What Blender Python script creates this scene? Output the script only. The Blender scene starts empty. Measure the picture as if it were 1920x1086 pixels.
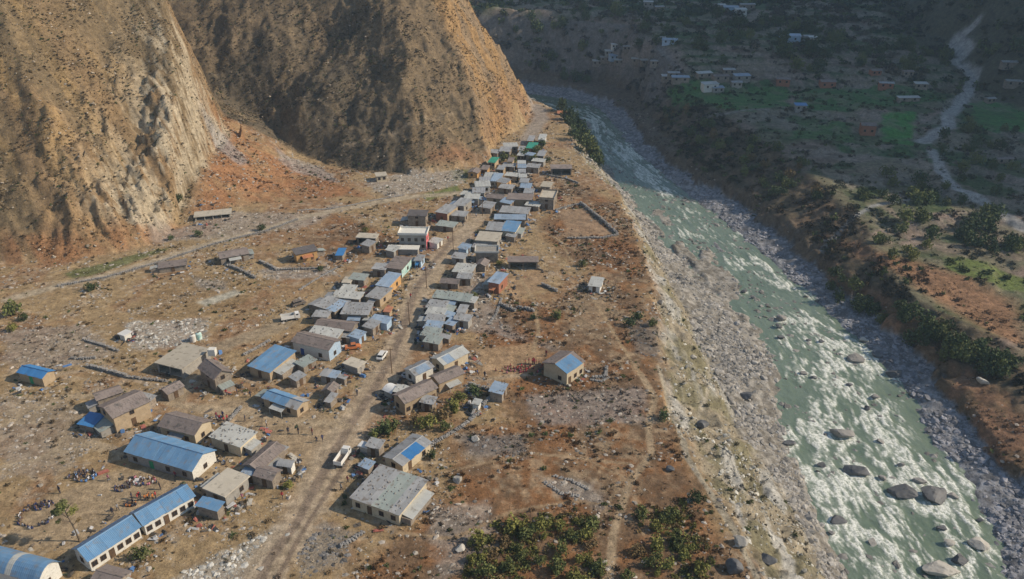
import bpy, bmesh, math, random
import numpy as np
from mathutils import Vector, Matrix
random.seed(7); RNG = np.random.default_rng(7)
S = bpy.context.scene; COL = S.collection
# ------------------------------------------------------------ camera
CAM_H = 90.0; PITCH = math.radians(26.7); FPX = 1478.0
cd = bpy.data.cameras.new('camera'); cam = bpy.data.objects.new('camera', cd); COL.objects.link(cam)
cam.location = (0, 0, CAM_H); cam.rotation_euler = (math.pi/2-PITCH, 0, 0)
cd.sensor_width = 36; cd.lens = 36*FPX/1920; cd.clip_start = 1; cd.clip_end = 9000
S.camera = cam
# ------------------------------------------------------------ sky, sun, exposure
SUN_EL = math.radians(35); SUN_AZ = math.radians(92)      # azimuth clockwise from +Y (up the valley)
w = bpy.data.worlds.new('World'); S.world = w; w.use_nodes = True
nt = w.node_tree; bgn = nt.nodes['Background']
sky = nt.nodes.new('ShaderNodeTexSky'); sky.sky_type = 'NISHITA'; sky.sun_disc = False
sky.sun_elevation = SUN_EL; sky.sun_rotation = SUN_AZ; sky.altitude = 900
nt.links.new(sky.outputs[0], bgn.inputs[0]); bgn.inputs[1].default_value = 0.105
sl = bpy.data.lights.new('sun', 'SUN'); sun = bpy.data.objects.new('sun', sl); COL.objects.link(sun)
sl.energy = 5.0; sl.angle = math.radians(0.53); sl.color = (1.0, 0.86, 0.68)
sd = Vector((math.sin(SUN_AZ)*math.cos(SUN_EL), math.cos(SUN_AZ)*math.cos(SUN_EL), math.sin(SUN_EL)))
sun.rotation_euler = sd.to_track_quat('Z', 'Y').to_euler(); sun.location = (200, 0, 300)
S.view_settings.view_transform = 'Standard'; S.view_settings.look = 'None'
S.view_settings.exposure = 0.18; S.view_settings.gamma = 1.0; S.view_settings.use_curve_mapping = False
S.render.engine = 'CYCLES'; S.cycles.max_bounces = 5; S.cycles.diffuse_bounces = 2; S.cycles.glossy_bounces = 2
S.cycles.transparent_max_bounces = 4; S.cycles.volume_bounces = 1
# ------------------------------------------------------------ noise helpers
def _h(i, j, s):
    n = (i*374761393 + j*668265263 + s*1274126177) & 0xffffffff
    n = ((n ^ (n >> 13))*1274126177) & 0xffffffff
    return ((n ^ (n >> 16)) & 0xffff)/65535.0
def vn(x, y, s=0):
    x = np.asarray(x, float); y = np.asarray(y, float)
    xi = np.floor(x).astype(np.int64); yi = np.floor(y).astype(np.int64)
    fx = x-xi; fy = y-yi; fx = fx*fx*(3-2*fx); fy = fy*fy*(3-2*fy)
    a = _h(xi, yi, s); b = _h(xi+1, yi, s); c = _h(xi, yi+1, s); d = _h(xi+1, yi+1, s)
    return (a+(b-a)*fx)*(1-fy)+(c+(d-c)*fx)*fy
def fbm(x, y, o=4, s=0):
    v = 0; a = .5; t = 0
    for k in range(o):
        v = v+a*vn(x*2**k+k*17.3, y*2**k-k*9.1, s+k); t += a; a *= .5
    return v/t
def sst(a, b, x):
    t = np.clip((x-a)/(b-a), 0, 1); return t*t*(3-2*t)
def ray(px, py):
    a = (px-960)/FPX; b = -(py-543)/FPX
    return np.array([a, math.cos(PITCH)+b*math.sin(PITCH), -math.sin(PITCH)+b*math.cos(PITCH)])
def atz(px, py, z):
    r = ray(px, py); t = (z-CAM_H)/r[2]; return (r[0]*t, r[1]*t)
def curve(pts, z, extra=(), n=0):
    p = sorted([atz(x, y, z)[::-1] for x, y in pts]+[(b, a) for a, b in extra])
    return np.array([q[0] for q in p]), np.array([q[1] for q in p])
# ------------------------------------------------------------ river cross-section lines  X = f(Y)
LN = {
'E': curve([(1040,205),(1062,235),(1075,280),(1100,310),(1165,370),(1200,450),(1225,540),(1235,620),(1240,700),(1262,790),(1310,880),(1360,960),(1410,1040),(1440,1090),(1540,1250)], 0, [(5,395),(-30,425),(-120,450),(-300,470)]),
'T': curve([(1090,255),(1110,300),(1150,350),(1190,410),(1225,470),(1262,540),(1300,620),(1330,700),(1370,780),(1420,860),(1470,940),(1520,1020),(1560,1090),(1650,1250)], -10.5, [(24,392),(5,420),(-30,440),(-120,465),(-300,485)]),
'L': curve([(1105,230),(1105,262),(1125,300),(1165,350),(1210,415),(1260,470),(1330,540),(1400,600),(1450,660),(1460,740),(1475,820),(1500,900),(1540,980),(1590,1086),(1690,1250)], -14, [(24,415),(0,437),(-50,457),(-140,478),(-300,497)]),
'R': curve([(1135,212),(1158,240),(1202,290),(1274,350),(1364,420),(1460,500),(1540,570),(1620,640),(1700,730),(1760,830),(1820,920),(1870,1010),(1900,1090),(1960,1250)], -14, [(44,432),(20,455),(-30,475),(-120,497),(-300,515)]),
'G': curve([(1178,215),(1232,290),(1308,340),(1400,390),(1480,455),(1570,540),(1680,620),(1750,690),(1800,780),(1870,860),(1930,920),(2000,1090),(2080,1250)], -12, [(54,434),(36,462),(2,483),(-60,505),(-150,520),(-300,540)]),
'F': curve([(1215,205),(1290,310),(1380,370),(1470,420),(1560,500),(1680,600),(1800,680),(1920,770),(2100,900)], -7, [(66,432),(53,464),(8,490),(-58,510),(-150,526),(-300,546)]),
'B': curve([(1245,170),(1330,225),(1450,290),(1570,365),(1640,450),(1725,542),(1830,600),(1930,660),(2150,760)], -2, [(74,435),(62,475),(18,502),(-52,524),(-150,545),(-300,570)]),
}
def XL(k, y): return np.interp(y, LN[k][0], LN[k][1])
def xs(y):
    e = XL('E', y); t = np.maximum(XL('T', y), e+3); l = np.maximum(XL('L', y), t+1)
    r = np.maximum(XL('R', y), l+6); g = np.maximum(XL('G', y), r+1.5); f = np.maximum(XL('F', y), g+3); b = np.maximum(XL('B', y), f+3)
    return e, t, l, r, g, f, b
def dline(x, y, P):
    d = np.full(np.shape(x), 1e9)
    for (ax, ay), (bx, by) in zip(P[:-1], P[1:]):
        vx, vy = bx-ax, by-ay; L2 = vx*vx+vy*vy+1e-9
        t = np.clip(((x-ax)*vx+(y-ay)*vy)/L2, 0, 1)
        d = np.minimum(d, np.hypot(x-ax-t*vx, y-ay-t*vy))
    return d
def inside(x, y, P):
    c = np.zeros(np.shape(x), bool); n = len(P)
    for i in range(n):
        ax, ay = P[i]; bx, by = P[(i+1) % n]
        if ay == by: continue
        k = (ay > y) != (by > y)
        c ^= k & (x < (bx-ax)*(y-ay)/(by-ay)+ax)
    return c
def sdp(x, y, P):
    d = dline(x, y, list(P)+[P[0]]); return np.where(inside(x, y, P), d, -d)
LF = [(-420,-60),(-260,90),(-190,160),(-140,196),(-122,196),(-112,202),(-104,212),(-102,222)]
LR = [(-102,222),(-100.5,250),(-103,285),(-112,310),(-160,345),(-260,420)]
LB = [(-260,420),(-900,700),(-1500,200),(-900,-300),(-420,-60)]
MF = [(-360,390),(-260,350),(-170,318),(-130,306),(-112,302),(-94,296),(-74,286),(-62,277),(-48,272),(-36,271),(-22,277),(-11,288)]
MR = [(-11,288),(-4,312),(2,340),(9,375),(2,392),(-20,408),(-60,425),(-130,440),(-300,450)]
MB = [(-300,450),(-900,560),(-900,460),(-360,390)]
CREST = np.array([(-200,20),(60,30),(150,110),(200,150),(231,180),(294,244),(367,262),(446,285),(520,350),(600,440),(750,600),(1000,650),(2000,650),(4500,600)], float)
def edge_wob(x, y): return (fbm(x/9, y/9, 3, 5)-.5)*6+(fbm(x/3, y/2.2, 3, 6)-.5)*3.2
def height(x, y):
    x = np.asarray(x, float); y = np.asarray(y, float)
    e, t, l, r, g, f, b = xs(y)
    wob = edge_wob(x, y)
    xw = x+wob*np.where(x > g-4, 1.3, .6)
    zB = np.interp(y, [180, 300, 380, 430, 480], [-5, 1, 4, 19.0, 22])
    sh = fbm(x/40, y/40, 4, 1)-.5
    plain = sh*1.2+(fbm(x/4, y/4, 3, 2)-.5)*.35
    far = .018*np.maximum(0, y-250)+.10*np.maximum(0, y-560)+.2*np.maximum(0, y-850)
    far = np.minimum(far, 330)+np.minimum(np.maximum(0, -x-0)*.55, 260)*sst(520, 640, y+.3*x)
    fs = 9*(fbm(x/90, y/90, 3, 8)-.45)*sst(10, 80, x-b)+(fbm(x/14, y/14, 3, 11)-.5)*3
    st = 2.2; q = (far+fs+zB)/st; fr = q-np.floor(q)
    farT = (np.floor(q)+sst(.75, 1, fr))*st
    right = np.where(x > b, farT*.75+(far+fs+zB)*.25, zB)
    right = zB+(right-zB)*sst(0, 12, x-b)
    z = np.where(xw < e, plain, 0)
    rough = (fbm(x/2.2, y/2.2, 4, 21)-.5)
    def seg(a, c, za, zc): return za+(zc-za)*np.clip((xw-a)/np.maximum(c-a, .5), 0, 1)
    z = np.where((xw >= e) & (xw < t), seg(e, t, 0, -10.5)+rough*1.5+((1-np.abs(2*fbm(x/9, y/3.2, 3, 31)-1))-.6)*3.6*np.clip((xw-e)/5, 0, 1)*np.clip((t-xw)/4, 0, 1), z)
    z = np.where((xw >= t) & (xw < l), seg(t, l, -10.5, -13.9)+rough*1.5, z)
    bed = -14.9+.5*(fbm(x/5, y/9, 3, 41)-.5)
    z = np.where((xw >= l) & (xw < r), np.maximum(bed, np.maximum(-13.9-(xw-l)*.35, -13.9-(r-xw)*.35)+rough*.8), z)
    z = np.where((xw >= r) & (xw < g), seg(r, g, -13.9, -12)+rough*1.1, z)
    zg = -10.4+(fbm(x/8, y/8, 2, 44)-.5)
    z = np.where((xw >= g) & (xw < f), -12+(zg+12)*sst(g, g+1.6, xw)+2.4*np.clip((xw-g)/np.maximum(f-g, 1), 0, 1), z)
    z = np.where((xw >= f) & (xw < b), seg(f, b, -8, 0)+seg(f, b, 0, 1)*zB+rough*1.5, z)
    z = np.where(xw >= b, right, z)
    # rocky bar in the river (middle reach)
    bar = np.exp(-((y-232)/45)**2)*sst(.42, .62, fbm(x/5+3, y/12, 3, 51))*sst(0, .06, (xw-l)/(r-l))*(1-sst(.45, .75, (xw-l)/(r-l)))
    z = z+np.where((xw >= l) & (xw < r), bar*1.5, 0)
    # scree fan out of the gully
    fan = (np.clip((-78-x)*.42, -8, 18)+(fbm(x/7, y/7, 3, 61)-.5)*2.5)*sst(218, 250, y)-4*(1-sst(218, 250, y))
    wpl = (x < 0)
    z = np.where(wpl, np.log(np.exp(np.clip(z, -20, 60)/1.5)+np.exp(np.clip(fan, -20, 60)/1.5))*1.5-1.5*math.log(2)*np.exp(-np.abs(z-fan)/1.5)*0, z)
    # foot apron of the left hill
    # mountains
    wx = x+(fbm(x/26, y/26, 4, 71)-.5)*13; wy = y+(fbm(x/26+9, y/26, 4, 72)-.5)*13
    near = (x < 60) & (y > -400)
    zl = np.full(x.shape, -50.); zm = zl.copy()
    if near.any():
        X = wx[near]; Y = wy[near]
        iL = inside(X, Y, LF+LR[1:]+LB[1:]); dl = np.minimum(.92*dline(X, Y, LF), 3.8*dline(x[near]+(X-x[near])*.3, y[near], LR)); 
        iM = inside(X, Y, MF+MR[1:]+MB[1:]); dm = np.minimum(.82*dline(X, Y, MF), 1.62*dline(X, Y, MR))
        rg = 1-np.abs(2*fbm(X/17+Y/60, Y/70-X/200, 4, 81)-1); rg2 = fbm(X/5, Y/5, 4, 82)-.5; r3 = fbm(X/1.7, Y/1.7, 3, 83)-.5
        cl = sst(-150, -108, X)*(1-sst(30, 50, dl))
        hl = dl+(rg-.6)*(2.5+3*cl)*np.clip(dl/14, 0, 1)+rg2*(1.6+5*cl)*np.clip(dl/6, 0, 1)+(1-np.abs(2*fbm(X/4, Y/4, 3, 85)-1))**4*(.5+2.2*cl)*np.clip(dl/6, 0, 1)+r3*(1.2+2.8*cl)*np.clip(dl/4, 0, 1)
        mr = sst(-30, -5, X)
        hm = dm+(rg-.6)*2.2*np.clip(dm/14, 0, 1)+rg2*(2.6+5*mr)*np.clip(dm/6, 0, 1)+(1-np.abs(2*fbm(X/4.5, Y/4.5, 3, 84)-1))**4*1.1*np.clip(dm/6, 0, 1)+r3*(1.6+2.5*mr)*np.clip(dm/4, 0, 1)
        zl[near] = np.where(iL, hl, -50); zm[near] = np.where(iM, hm+1.0, -50)
    zh = np.maximum(zl, zm); z = np.maximum(z, np.where(zh > 240, 240+330*(1-np.exp(-(zh-240)/330)), zh))
    # mountain east of the valley
    zc = np.interp(y, CREST[:, 0], CREST[:, 1]); xc = 400+np.clip(y-446, 0, 900)*.9
    me = zc-np.abs(x-xc)*np.where(x < xc, 1.43, .5)+(fbm(x/60, y/60, 4, 91)-.5)*50*np.clip(zc/250, 0, 1)
    me = np.where(x > 60, me, -50)
    z = np.maximum(z, me)
    return z
def riser(x, y):
    e, t, l, r, g, f, b = xs(y); zB = np.interp(y, [180, 300, 380, 430, 480], [-5, 1, 4, 19.0, 22])
    far = .018*np.maximum(0, y-250)+.10*np.maximum(0, y-560)+.2*np.maximum(0, y-850); far = np.minimum(far, 330)+np.minimum(np.maximum(0, -x-0)*.55, 260)*sst(520, 640, y+.3*x)
    fs = 9*(fbm(x/90, y/90, 3, 8)-.45)*sst(10, 80, x-b)+(fbm(x/14, y/14, 3, 11)-.5)*3
    q = (far+fs+zB)/2.2; fr = q-np.floor(q); return sst(.55, .72, fr), np.floor(q), b
def hz(x, y): return float(height(np.array([x]), np.array([y]))[0])
_T = 60*np.exp(np.linspace(0, math.log(2500/60), 700))
def at(px, py):
    r = ray(px, py); X = r[0]*_T; Y = r[1]*_T; Z = CAM_H+r[2]*_T; D = Z-height(X, Y)
    k = np.argmax(D < 0)
    if k == 0: k = len(_T)-1
    a = _T[k-1]; b = _T[k]; s = D[k-1]/(D[k-1]-D[k]+1e-9); t = a+(b-a)*min(1, max(0, s))
    return Vector((r[0]*t, r[1]*t, CAM_H+r[2]*t))
def atp(pts): return [tuple(at(*p)[:2]) for p in pts]
# ------------------------------------------------------------ object helpers
def tag(o, label=None, cat=None, group=None, kind=None):
    if label: o['label'] = label
    if cat: o['category'] = cat
    if group: o['group'] = group
    if kind: o['kind'] = kind
    return o
def link(name, me, parent=None):
    o = bpy.data.objects.new(name, me); COL.objects.link(o)
    if parent: o.parent = parent
    return o
def empty(name, loc, rz=0):
    o = bpy.data.objects.new(name, None); COL.objects.link(o); o.location = loc; o.rotation_euler = (0, 0, rz)
    o.empty_display_size = .5; return o
def mesh(name, v, f, mat=None, smooth=False):
    me = bpy.data.meshes.new(name); me.from_pydata([tuple(p) for p in v], [], f)
    for m in (mat if isinstance(mat, (list, tuple)) else [mat]):
        if m: me.materials.append(m)
    if smooth: me.shade_smooth()
    me.update(); return me
class Shape:
    def __init__(s): s.v = []; s.f = []; s.m = []
    def box(s, c, d, rz=0, mi=0, top=1.0):
        n = len(s.v); cs, sn = math.cos(rz), math.sin(rz)
        for k in (-1, 1):
            q = 1 if k < 0 else top
            for i, j in ((-1, -1), (1, -1), (1, 1), (-1, 1)):
                x = i*d[0]/2*q; y = j*d[1]/2*q
                s.v.append((c[0]+x*cs-y*sn, c[1]+x*sn+y*cs, c[2]+k*d[2]/2))
        s.f += [(n+3, n+2, n+1, n), (n+4, n+5, n+6, n+7)]+[(n+i, n+(i+1) % 4, n+4+(i+1) % 4, n+4+i) for i in range(4)]
        s.m += [mi]*6
    def poly(s, pts, faces, mi=0):
        n = len(s.v); s.v += [tuple(p) for p in pts]; s.f += [tuple(n+i for i in f) for f in faces]; s.m += [mi]*len(faces)
    def tube(s, a, b, ra, rb, k=6, mi=0, cap=True):
        a = Vector(a); b = Vector(b); q = (b-a).to_track_quat('Z', 'Y'); n = len(s.v)
        for p, r in ((a, ra), (b, rb)):
            for i in range(k):
                t = 2*math.pi*i/k; s.v.append(tuple(p+q @ Vector((r*math.cos(t), r*math.sin(t), 0))))
        s.f += [(n+i, n+(i+1) % k, n+k+(i+1) % k, n+k+i) for i in range(k)]; s.m += [mi]*k
        if cap: s.f += [tuple(n+k+i for i in range(k)), tuple(n+k-1-i for i in range(k))]; s.m += [mi]*2
    def me(s, name, mat, smooth=False):
        m = mesh(name, s.v, s.f, mat, smooth)
        if any(s.m): m.polygons.foreach_set('material_index', s.m)
        return m
    def build(s, name, mat, parent=None, smooth=False): return link(name, s.me(name, mat, smooth), parent)
# ------------------------------------------------------------ materials
def newmat(name, rough=.9, spec=.2):
    m = bpy.data.materials.new(name); m.use_nodes = True; b = m.node_tree.nodes['Principled BSDF']
    b.inputs['Roughness'].default_value = rough; b.inputs['Specular IOR Level'].default_value = spec
    return m, m.node_tree, b
def nd(t, typ, **k):
    n = t.nodes.new(typ)
    for a, v in k.items(): setattr(n, a, v)
    return n
def noise(t, vec, scale, det=4, rough=.6, dim='3D'):
    n = nd(t, 'ShaderNodeTexNoise'); n.inputs['Scale'].default_value = scale; n.inputs['Detail'].default_value = det; n.inputs['Roughness'].default_value = rough
    t.links.new(vec, n.inputs['Vector']); return n.outputs['Fac']
def mr(t, v, a, b, c, d):
    n = nd(t, 'ShaderNodeMapRange'); t.links.new(v, n.inputs[0])
    for i, q in enumerate((a, b, c, d)): n.inputs[i+1].default_value = q
    return n.outputs[0]
def mix(t, fac, a, b, mode='MIX'):
    n = nd(t, 'ShaderNodeMix', data_type='RGBA', blend_type=mode)
    for i, q in ((0, fac), (6, a), (7, b)):
        if isinstance(q, (int, float)): n.inputs[i].default_value = q
        elif isinstance(q, (tuple, list)): n.inputs[i].default_value = (*q[:3], 1)
        else: t.links.new(q, n.inputs[i])
    return n.outputs[2]
def mat_noise(name, c1, c2, scale=.8, rough=.9, spec=.2, c3=None, s3=6, bump=0, stretch=(1, 1, 1), thr=(.35, .65), rnd=.12, metal=0, thr3=(.55, .7)):
    m, t, b = newmat(name, rough, spec); tc = nd(t, 'ShaderNodeTexCoord'); mp = nd(t, 'ShaderNodeMapping'); mp.inputs[3].default_value = stretch
    oi = nd(t, 'ShaderNodeObjectInfo'); va = nd(t, 'ShaderNodeVectorMath', operation='ADD'); vs = nd(t, 'ShaderNodeVectorMath', operation='SCALE')
    t.links.new(tc.outputs['Object'], mp.inputs[0]); t.links.new(oi.outputs['Random'], vs.inputs['Scale']); vs.inputs[0].default_value = (37, 91, 13)
    t.links.new(mp.outputs[0], va.inputs[0]); t.links.new(vs.outputs[0], va.inputs[1]); v = va.outputs[0]
    f = mr(t, noise(t, v, scale, 5), thr[0], thr[1], 0, 1); c = mix(t, f, c1, c2)
    if c3: c = mix(t, mr(t, noise(t, v, s3, 3), thr3[0], thr3[1], 0, 1), c, c3)
    hsv = nd(t, 'ShaderNodeHueSaturation'); t.links.new(c, hsv.inputs['Color']); t.links.new(mr(t, oi.outputs['Random'], 0, 1, 1-rnd, 1+rnd), hsv.inputs['Value'])
    t.links.new(hsv.outputs[0], b.inputs['Base Color']); b.inputs['Metallic'].default_value = metal
    if bump:
        bp = nd(t, 'ShaderNodeBump'); bp.inputs['Strength'].default_value = bump; bp.inputs['Distance'].default_value = .05
        t.links.new(noise(t, v, s3, 4), bp.inputs['Height']); t.links.new(bp.outputs[0], b.inputs['Normal'])
    return m
def mat_tint(name, rough=.9, spec=.15, var=.35, scale=3.0):
    """material of scattered stones or plants: colour comes with each instance"""
    m, t, b = newmat(name, rough, spec); a = nd(t, 'ShaderNodeAttribute', attribute_type='INSTANCER', attribute_name='tint')
    tc = nd(t, 'ShaderNodeTexCoord'); n = mr(t, noise(t, tc.outputs['Object'], scale, 3), .3, .7, 1-var, 1+var)
    vs = nd(t, 'ShaderNodeVectorMath', operation='SCALE'); t.links.new(a.outputs['Color'], vs.inputs[0]); t.links.new(n, vs.inputs['Scale'])
    t.links.new(vs.outputs[0], b.inputs['Base Color']); return m
# ------------------------------------------------------------ ground sheet
A1 = np.radians(44)
ang = np.concatenate([np.linspace(-math.pi, -A1, 46)[:-1], np.linspace(-A1, A1, 640), np.linspace(A1, math.pi, 46)[1:]])
rad = np.concatenate([np.linspace(2, 72, 8)[:-1], 72*np.exp(np.linspace(0, math.log(800/72), 690)), 800*np.exp(np.linspace(0, math.log(5), 34))[1:]])
AA, RR = np.meshgrid(ang, rad); GX = (RR*np.sin(AA)).ravel(); GY = (RR*np.cos(AA)).ravel()
GZ = height(GX, GY)
na, nr = len(ang), len(rad)
def lerp(c, k, w): return c*(1-w[:, None])+np.array(k)[None, :]*w[:, None]
POLY = {}
def reg(name, pts): POLY[name] = atp(pts)
reg('east', [(880,620),(960,560),(1060,560),(1130,480),(1180,500),(1232,620),(1240,700),(1265,800),(1400,1090),(1430,1160),(560,1160),(700,1040),(830,930),(860,800),(960,790),(930,690)])
reg('east2', [(1050,330),(1160,380),(1210,480),(1225,560),(1080,500),(1010,440)])
reg('green1', [(1250,172),(1480,168),(1480,200),(1400,212),(1270,208)])
reg('green2', [(1480,172),(1745,168),(1770,190),(1640,205),(1500,205)])
reg('green3', [(1655,212),(1718,210),(1712,272),(1648,266)])
reg('green4', [(1820,192),(1925,186),(1925,246),(1840,246),(1825,225)])
reg('green5', [(1500,225),(1600,232),(1600,268),(1480,258)])
reg('green6', [(1780,482),(1850,490),(1925,520),(1925,548),(1850,528),(1770,500)])
reg('green7', [(1560,270),(1700,275),(1740,290),(1660,295),(1560,285)])
reg('green8', [(1350,150),(1440,150),(1450,163),(1340,168)])
reg('gmeadow', [(118,512),(150,505),(260,475),(330,462),(240,495),(130,528)])
reg('gmeadow2', [(790,365),(860,345),(865,358),(800,378)])
reg('gmeadow3', [(845,320),(880,318),(878,340),(850,338)])
reg('field', [(270,540),(420,505),(520,525),(420,590),(250,600)])
reg('yard', [(20,985),(90,930),(230,880),(390,890),(430,880),(140,1040),(10,1010)])
reg('yard2', [(330,770),(430,745),(600,770),(650,800),(600,880),(500,850),(420,800)])
reg('yard3', [(900,655),(1000,640),(1020,660),(1010,690),(960,720),(900,700)])
reg('yard4', [(940,515),(1010,505),(1040,540),(960,560)])
reg('yard5', [(1050,395),(1095,390),(1150,440),(1060,445)])
reg('thicket', [(865,1100),(880,1020),(960,965),(1110,965),(1135,1000),(1135,1100)])
reg('thicket2', [(1185,955),(1280,940),(1330,1010),(1340,1100),(1180,1100)])
reg('slab', [(368,567),(440,543),(456,550),(385,575)])
reg('bareR', [(1770,250),(1825,250),(1820,275),(1770,282)])
reg('bareR2', [(1800,280),(1925,285),(1925,300),(1810,296)])
reg('fanorange', [(360,180),(420,215),(640,340),(700,370),(560,372),(440,385),(360,420),(330,445),(380,330),(390,240)])
reg('orange2', [(0,430),(80,430),(180,440),(330,420),(430,400),(400,440),(330,450),(200,480),(100,500),(0,490)])
reg('orange3', [(800,285),(860,270),(890,290),(870,310),(800,310)])
reg('orange4', [(930,150),(960,150),(1000,200),(960,240),(905,270),(910,200)])
reg('orangeR', [(1560,440),(1640,470),(1760,500),(1900,560),(1925,620),(1925,660),(1800,590),(1700,530),(1600,480),(1540,440)])
reg('orange5', [(620,395),(740,440),(760,480),(640,480),(560,460)])
RUB = {  # rubble patches: (polygon, colour, density)
'a': ([(300,1100),(400,1040),(520,985),(548,1000),(470,1100)], (.45,.43,.38), 4.0),
'b': ([(555,1010),(620,985),(660,1000),(650,1060),(560,1086)], (.27,.26,.24), 2.6),
'c': ([(0,745),(110,740),(230,800),(120,880),(0,900)], (.33,.28,.22), 1.0),
'd': ([(235,605),(400,595),(385,635),(330,650),(240,660)], (.42,.40,.37), 3.0),
'e': ([(800,950),(920,930),(930,1050),(820,1090)], (.36,.33,.29), 1.0),
'f': ([(680,335),(860,318),(880,345),(720,372)], (.40,.37,.33), 1.0),
'g': ([(355,515),(420,530),(430,545),(370,540)], (.30,.29,.27), 1.6),
'h': ([(480,505),(620,500),(630,515),(490,525)], (.32,.31,.29), 1.8),
'i': ([(870,820),(980,815),(990,860),(880,850)], (.24,.23,.22), 1.1),
'j': ([(980,740),(1200,730),(1220,790),(1010,800)], (.33,.30,.28), .7),
'k': ([(430,395),(600,400),(640,380),(600,420),(440,445),(280,450),(300,420)], (.36,.33,.29), .7),
'l': ([(0,620),(150,610),(230,660),(90,700),(0,680)], (.34,.30,.26), .8),
'm': ([(850,350),(880,420),(930,600),(1050,660),(960,640),(870,620)], (.34,.31,.28), .8),
'n': ([(380,215),(420,250),(470,305),(450,310),(400,270)], (.34,.34,.35), 1.4),
'o': ([(520,280),(600,310),(640,345),(580,330),(520,300)], (.36,.34,.33), 1.2),
'p': ([(1000,890),(1110,910),(1130,950),(1040,930)], (.36,.34,.31), 1.2),
'q': ([(1170,600),(1235,600),(1240,680),(1190,660)], (.2,.19,.17), .8),
}
RUBW = {k: atp(v[0]) for k, v in RUB.items()}
ROADS = {
'main': ([(480,1130),(500,1060),(560,980),(612,880),(655,800),(705,730),(745,655),(775,580),(790,530),(830,480),(880,420),(920,385),(950,360),(965,335)], 3.6, (.47,.38,.275)),
'rut': ([(478,1130),(498,1060),(556,982),(604,890),(650,808),(698,736),(738,665),(762,600),(778,545),(815,490),(850,445)], .95, (.25,.195,.15)),
'rut2': ([(512,1100),(560,1010),(612,925),(660,850)], .5, (.22,.17,.13)),
'back': ([(20,560),(110,535),(200,518),(300,488),(400,455),(500,430),(580,405),(660,388),(760,370),(860,362)], 2.0, (.46,.39,.29)),
'side': ([(330,745),(400,655),(440,640),(520,612),(560,585),(610,560),(650,530),(700,490)], 2.6, (.37,.30,.21)),
'north': ([(985,268),(1000,245),(1015,222),(1010,205),(1000,196)], 3.5, (.34,.30,.26)),
'trail': ([(1140,1100),(1150,1000),(1180,905),(1222,850),(1215,800),(1228,745),(1200,700)], .75, (.45,.35,.235)),
'trail2': ([(1095,860),(1170,895),(1110,1000)], .3, (.34,.25,.16)),
'trail3': ([(1325,640),(1330,700),(1325,745),(1300,790)], .5, (.42,.37,.28)),
'trail4': ([(1235,690),(1290,860),(1380,1000),(1420,1086)], .6, (.40,.36,.28)),
'path1': ([(700,740),(760,760),(830,735),(900,715),(960,705),(1010,700)], .6, (.43,.34,.24)),
'path2': ([(0,800),(120,745),(250,735),(330,760),(430,770),(560,790),(650,800)], 1.0, (.44,.35,.24)),
'path3': ([(100,705),(180,690),(330,735)], .7, (.43,.34,.24)),
'path4': ([(960,500),(1000,560),(1010,620),(1000,660)], .5, (.40,.30,.19)),
'path5': ([(1050,450),(1100,540),(1160,640),(1200,700)], .45, (.40,.30,.19)),
'path6': ([(0,880),(100,850),(170,830),(240,850)], .9, (.42,.34,.24)),
'path7': ([(250,590),(330,560),(450,520),(560,510),(640,505)], .6, (.43,.34,.24)),
'path8': ([(980,420),(1030,440),(1080,470)], .5, (.41,.31,.2)),
'path9': ([(820,890),(900,870),(1000,850),(1100,860),(1180,870)], .4, (.38,.28,.18)),
'path10': ([(740,1000),(850,1010),(960,960),(1080,940),(1160,950)], .4, (.38,.28,.18)),
'mtrail': ([(620,290),(700,262),(780,235),(850,212)], .5, (.33,.26,.18)),
'far1': ([(1826,48),(1792,74),(1813,96),(1787,112),(1827,143),(1806,186),(1778,213),(1778,238),(1729,266)], 2.8, (.46,.44,.41)),
'far2': ([(1746,282),(1771,333),(1796,355),(1842,380),(1920,429)], 2.0, (.46,.44,.41)),
'far3': ([(1145,95),(1160,108),(1172,118),(1150,100),(1190,92),(1240,78)], 2.2, (.3,.26,.22)),
'far4': ([(1440,205),(1350,215),(1310,222)], 1.2, (.28,.25,.22)),
'far5': ([(1460,50),(1470,66)], 2.0, (.3,.27,.24)),
'far6': ([(1540,470),(1640,385),(1700,375),(1730,368)], .9, (.33,.33,.32)),
}
ROADW = {k: atp(v[0]) for k, v in ROADS.items()}
def zB_(y): return np.interp(y, [300, 560, 2000], [4, 12, 300])
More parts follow.
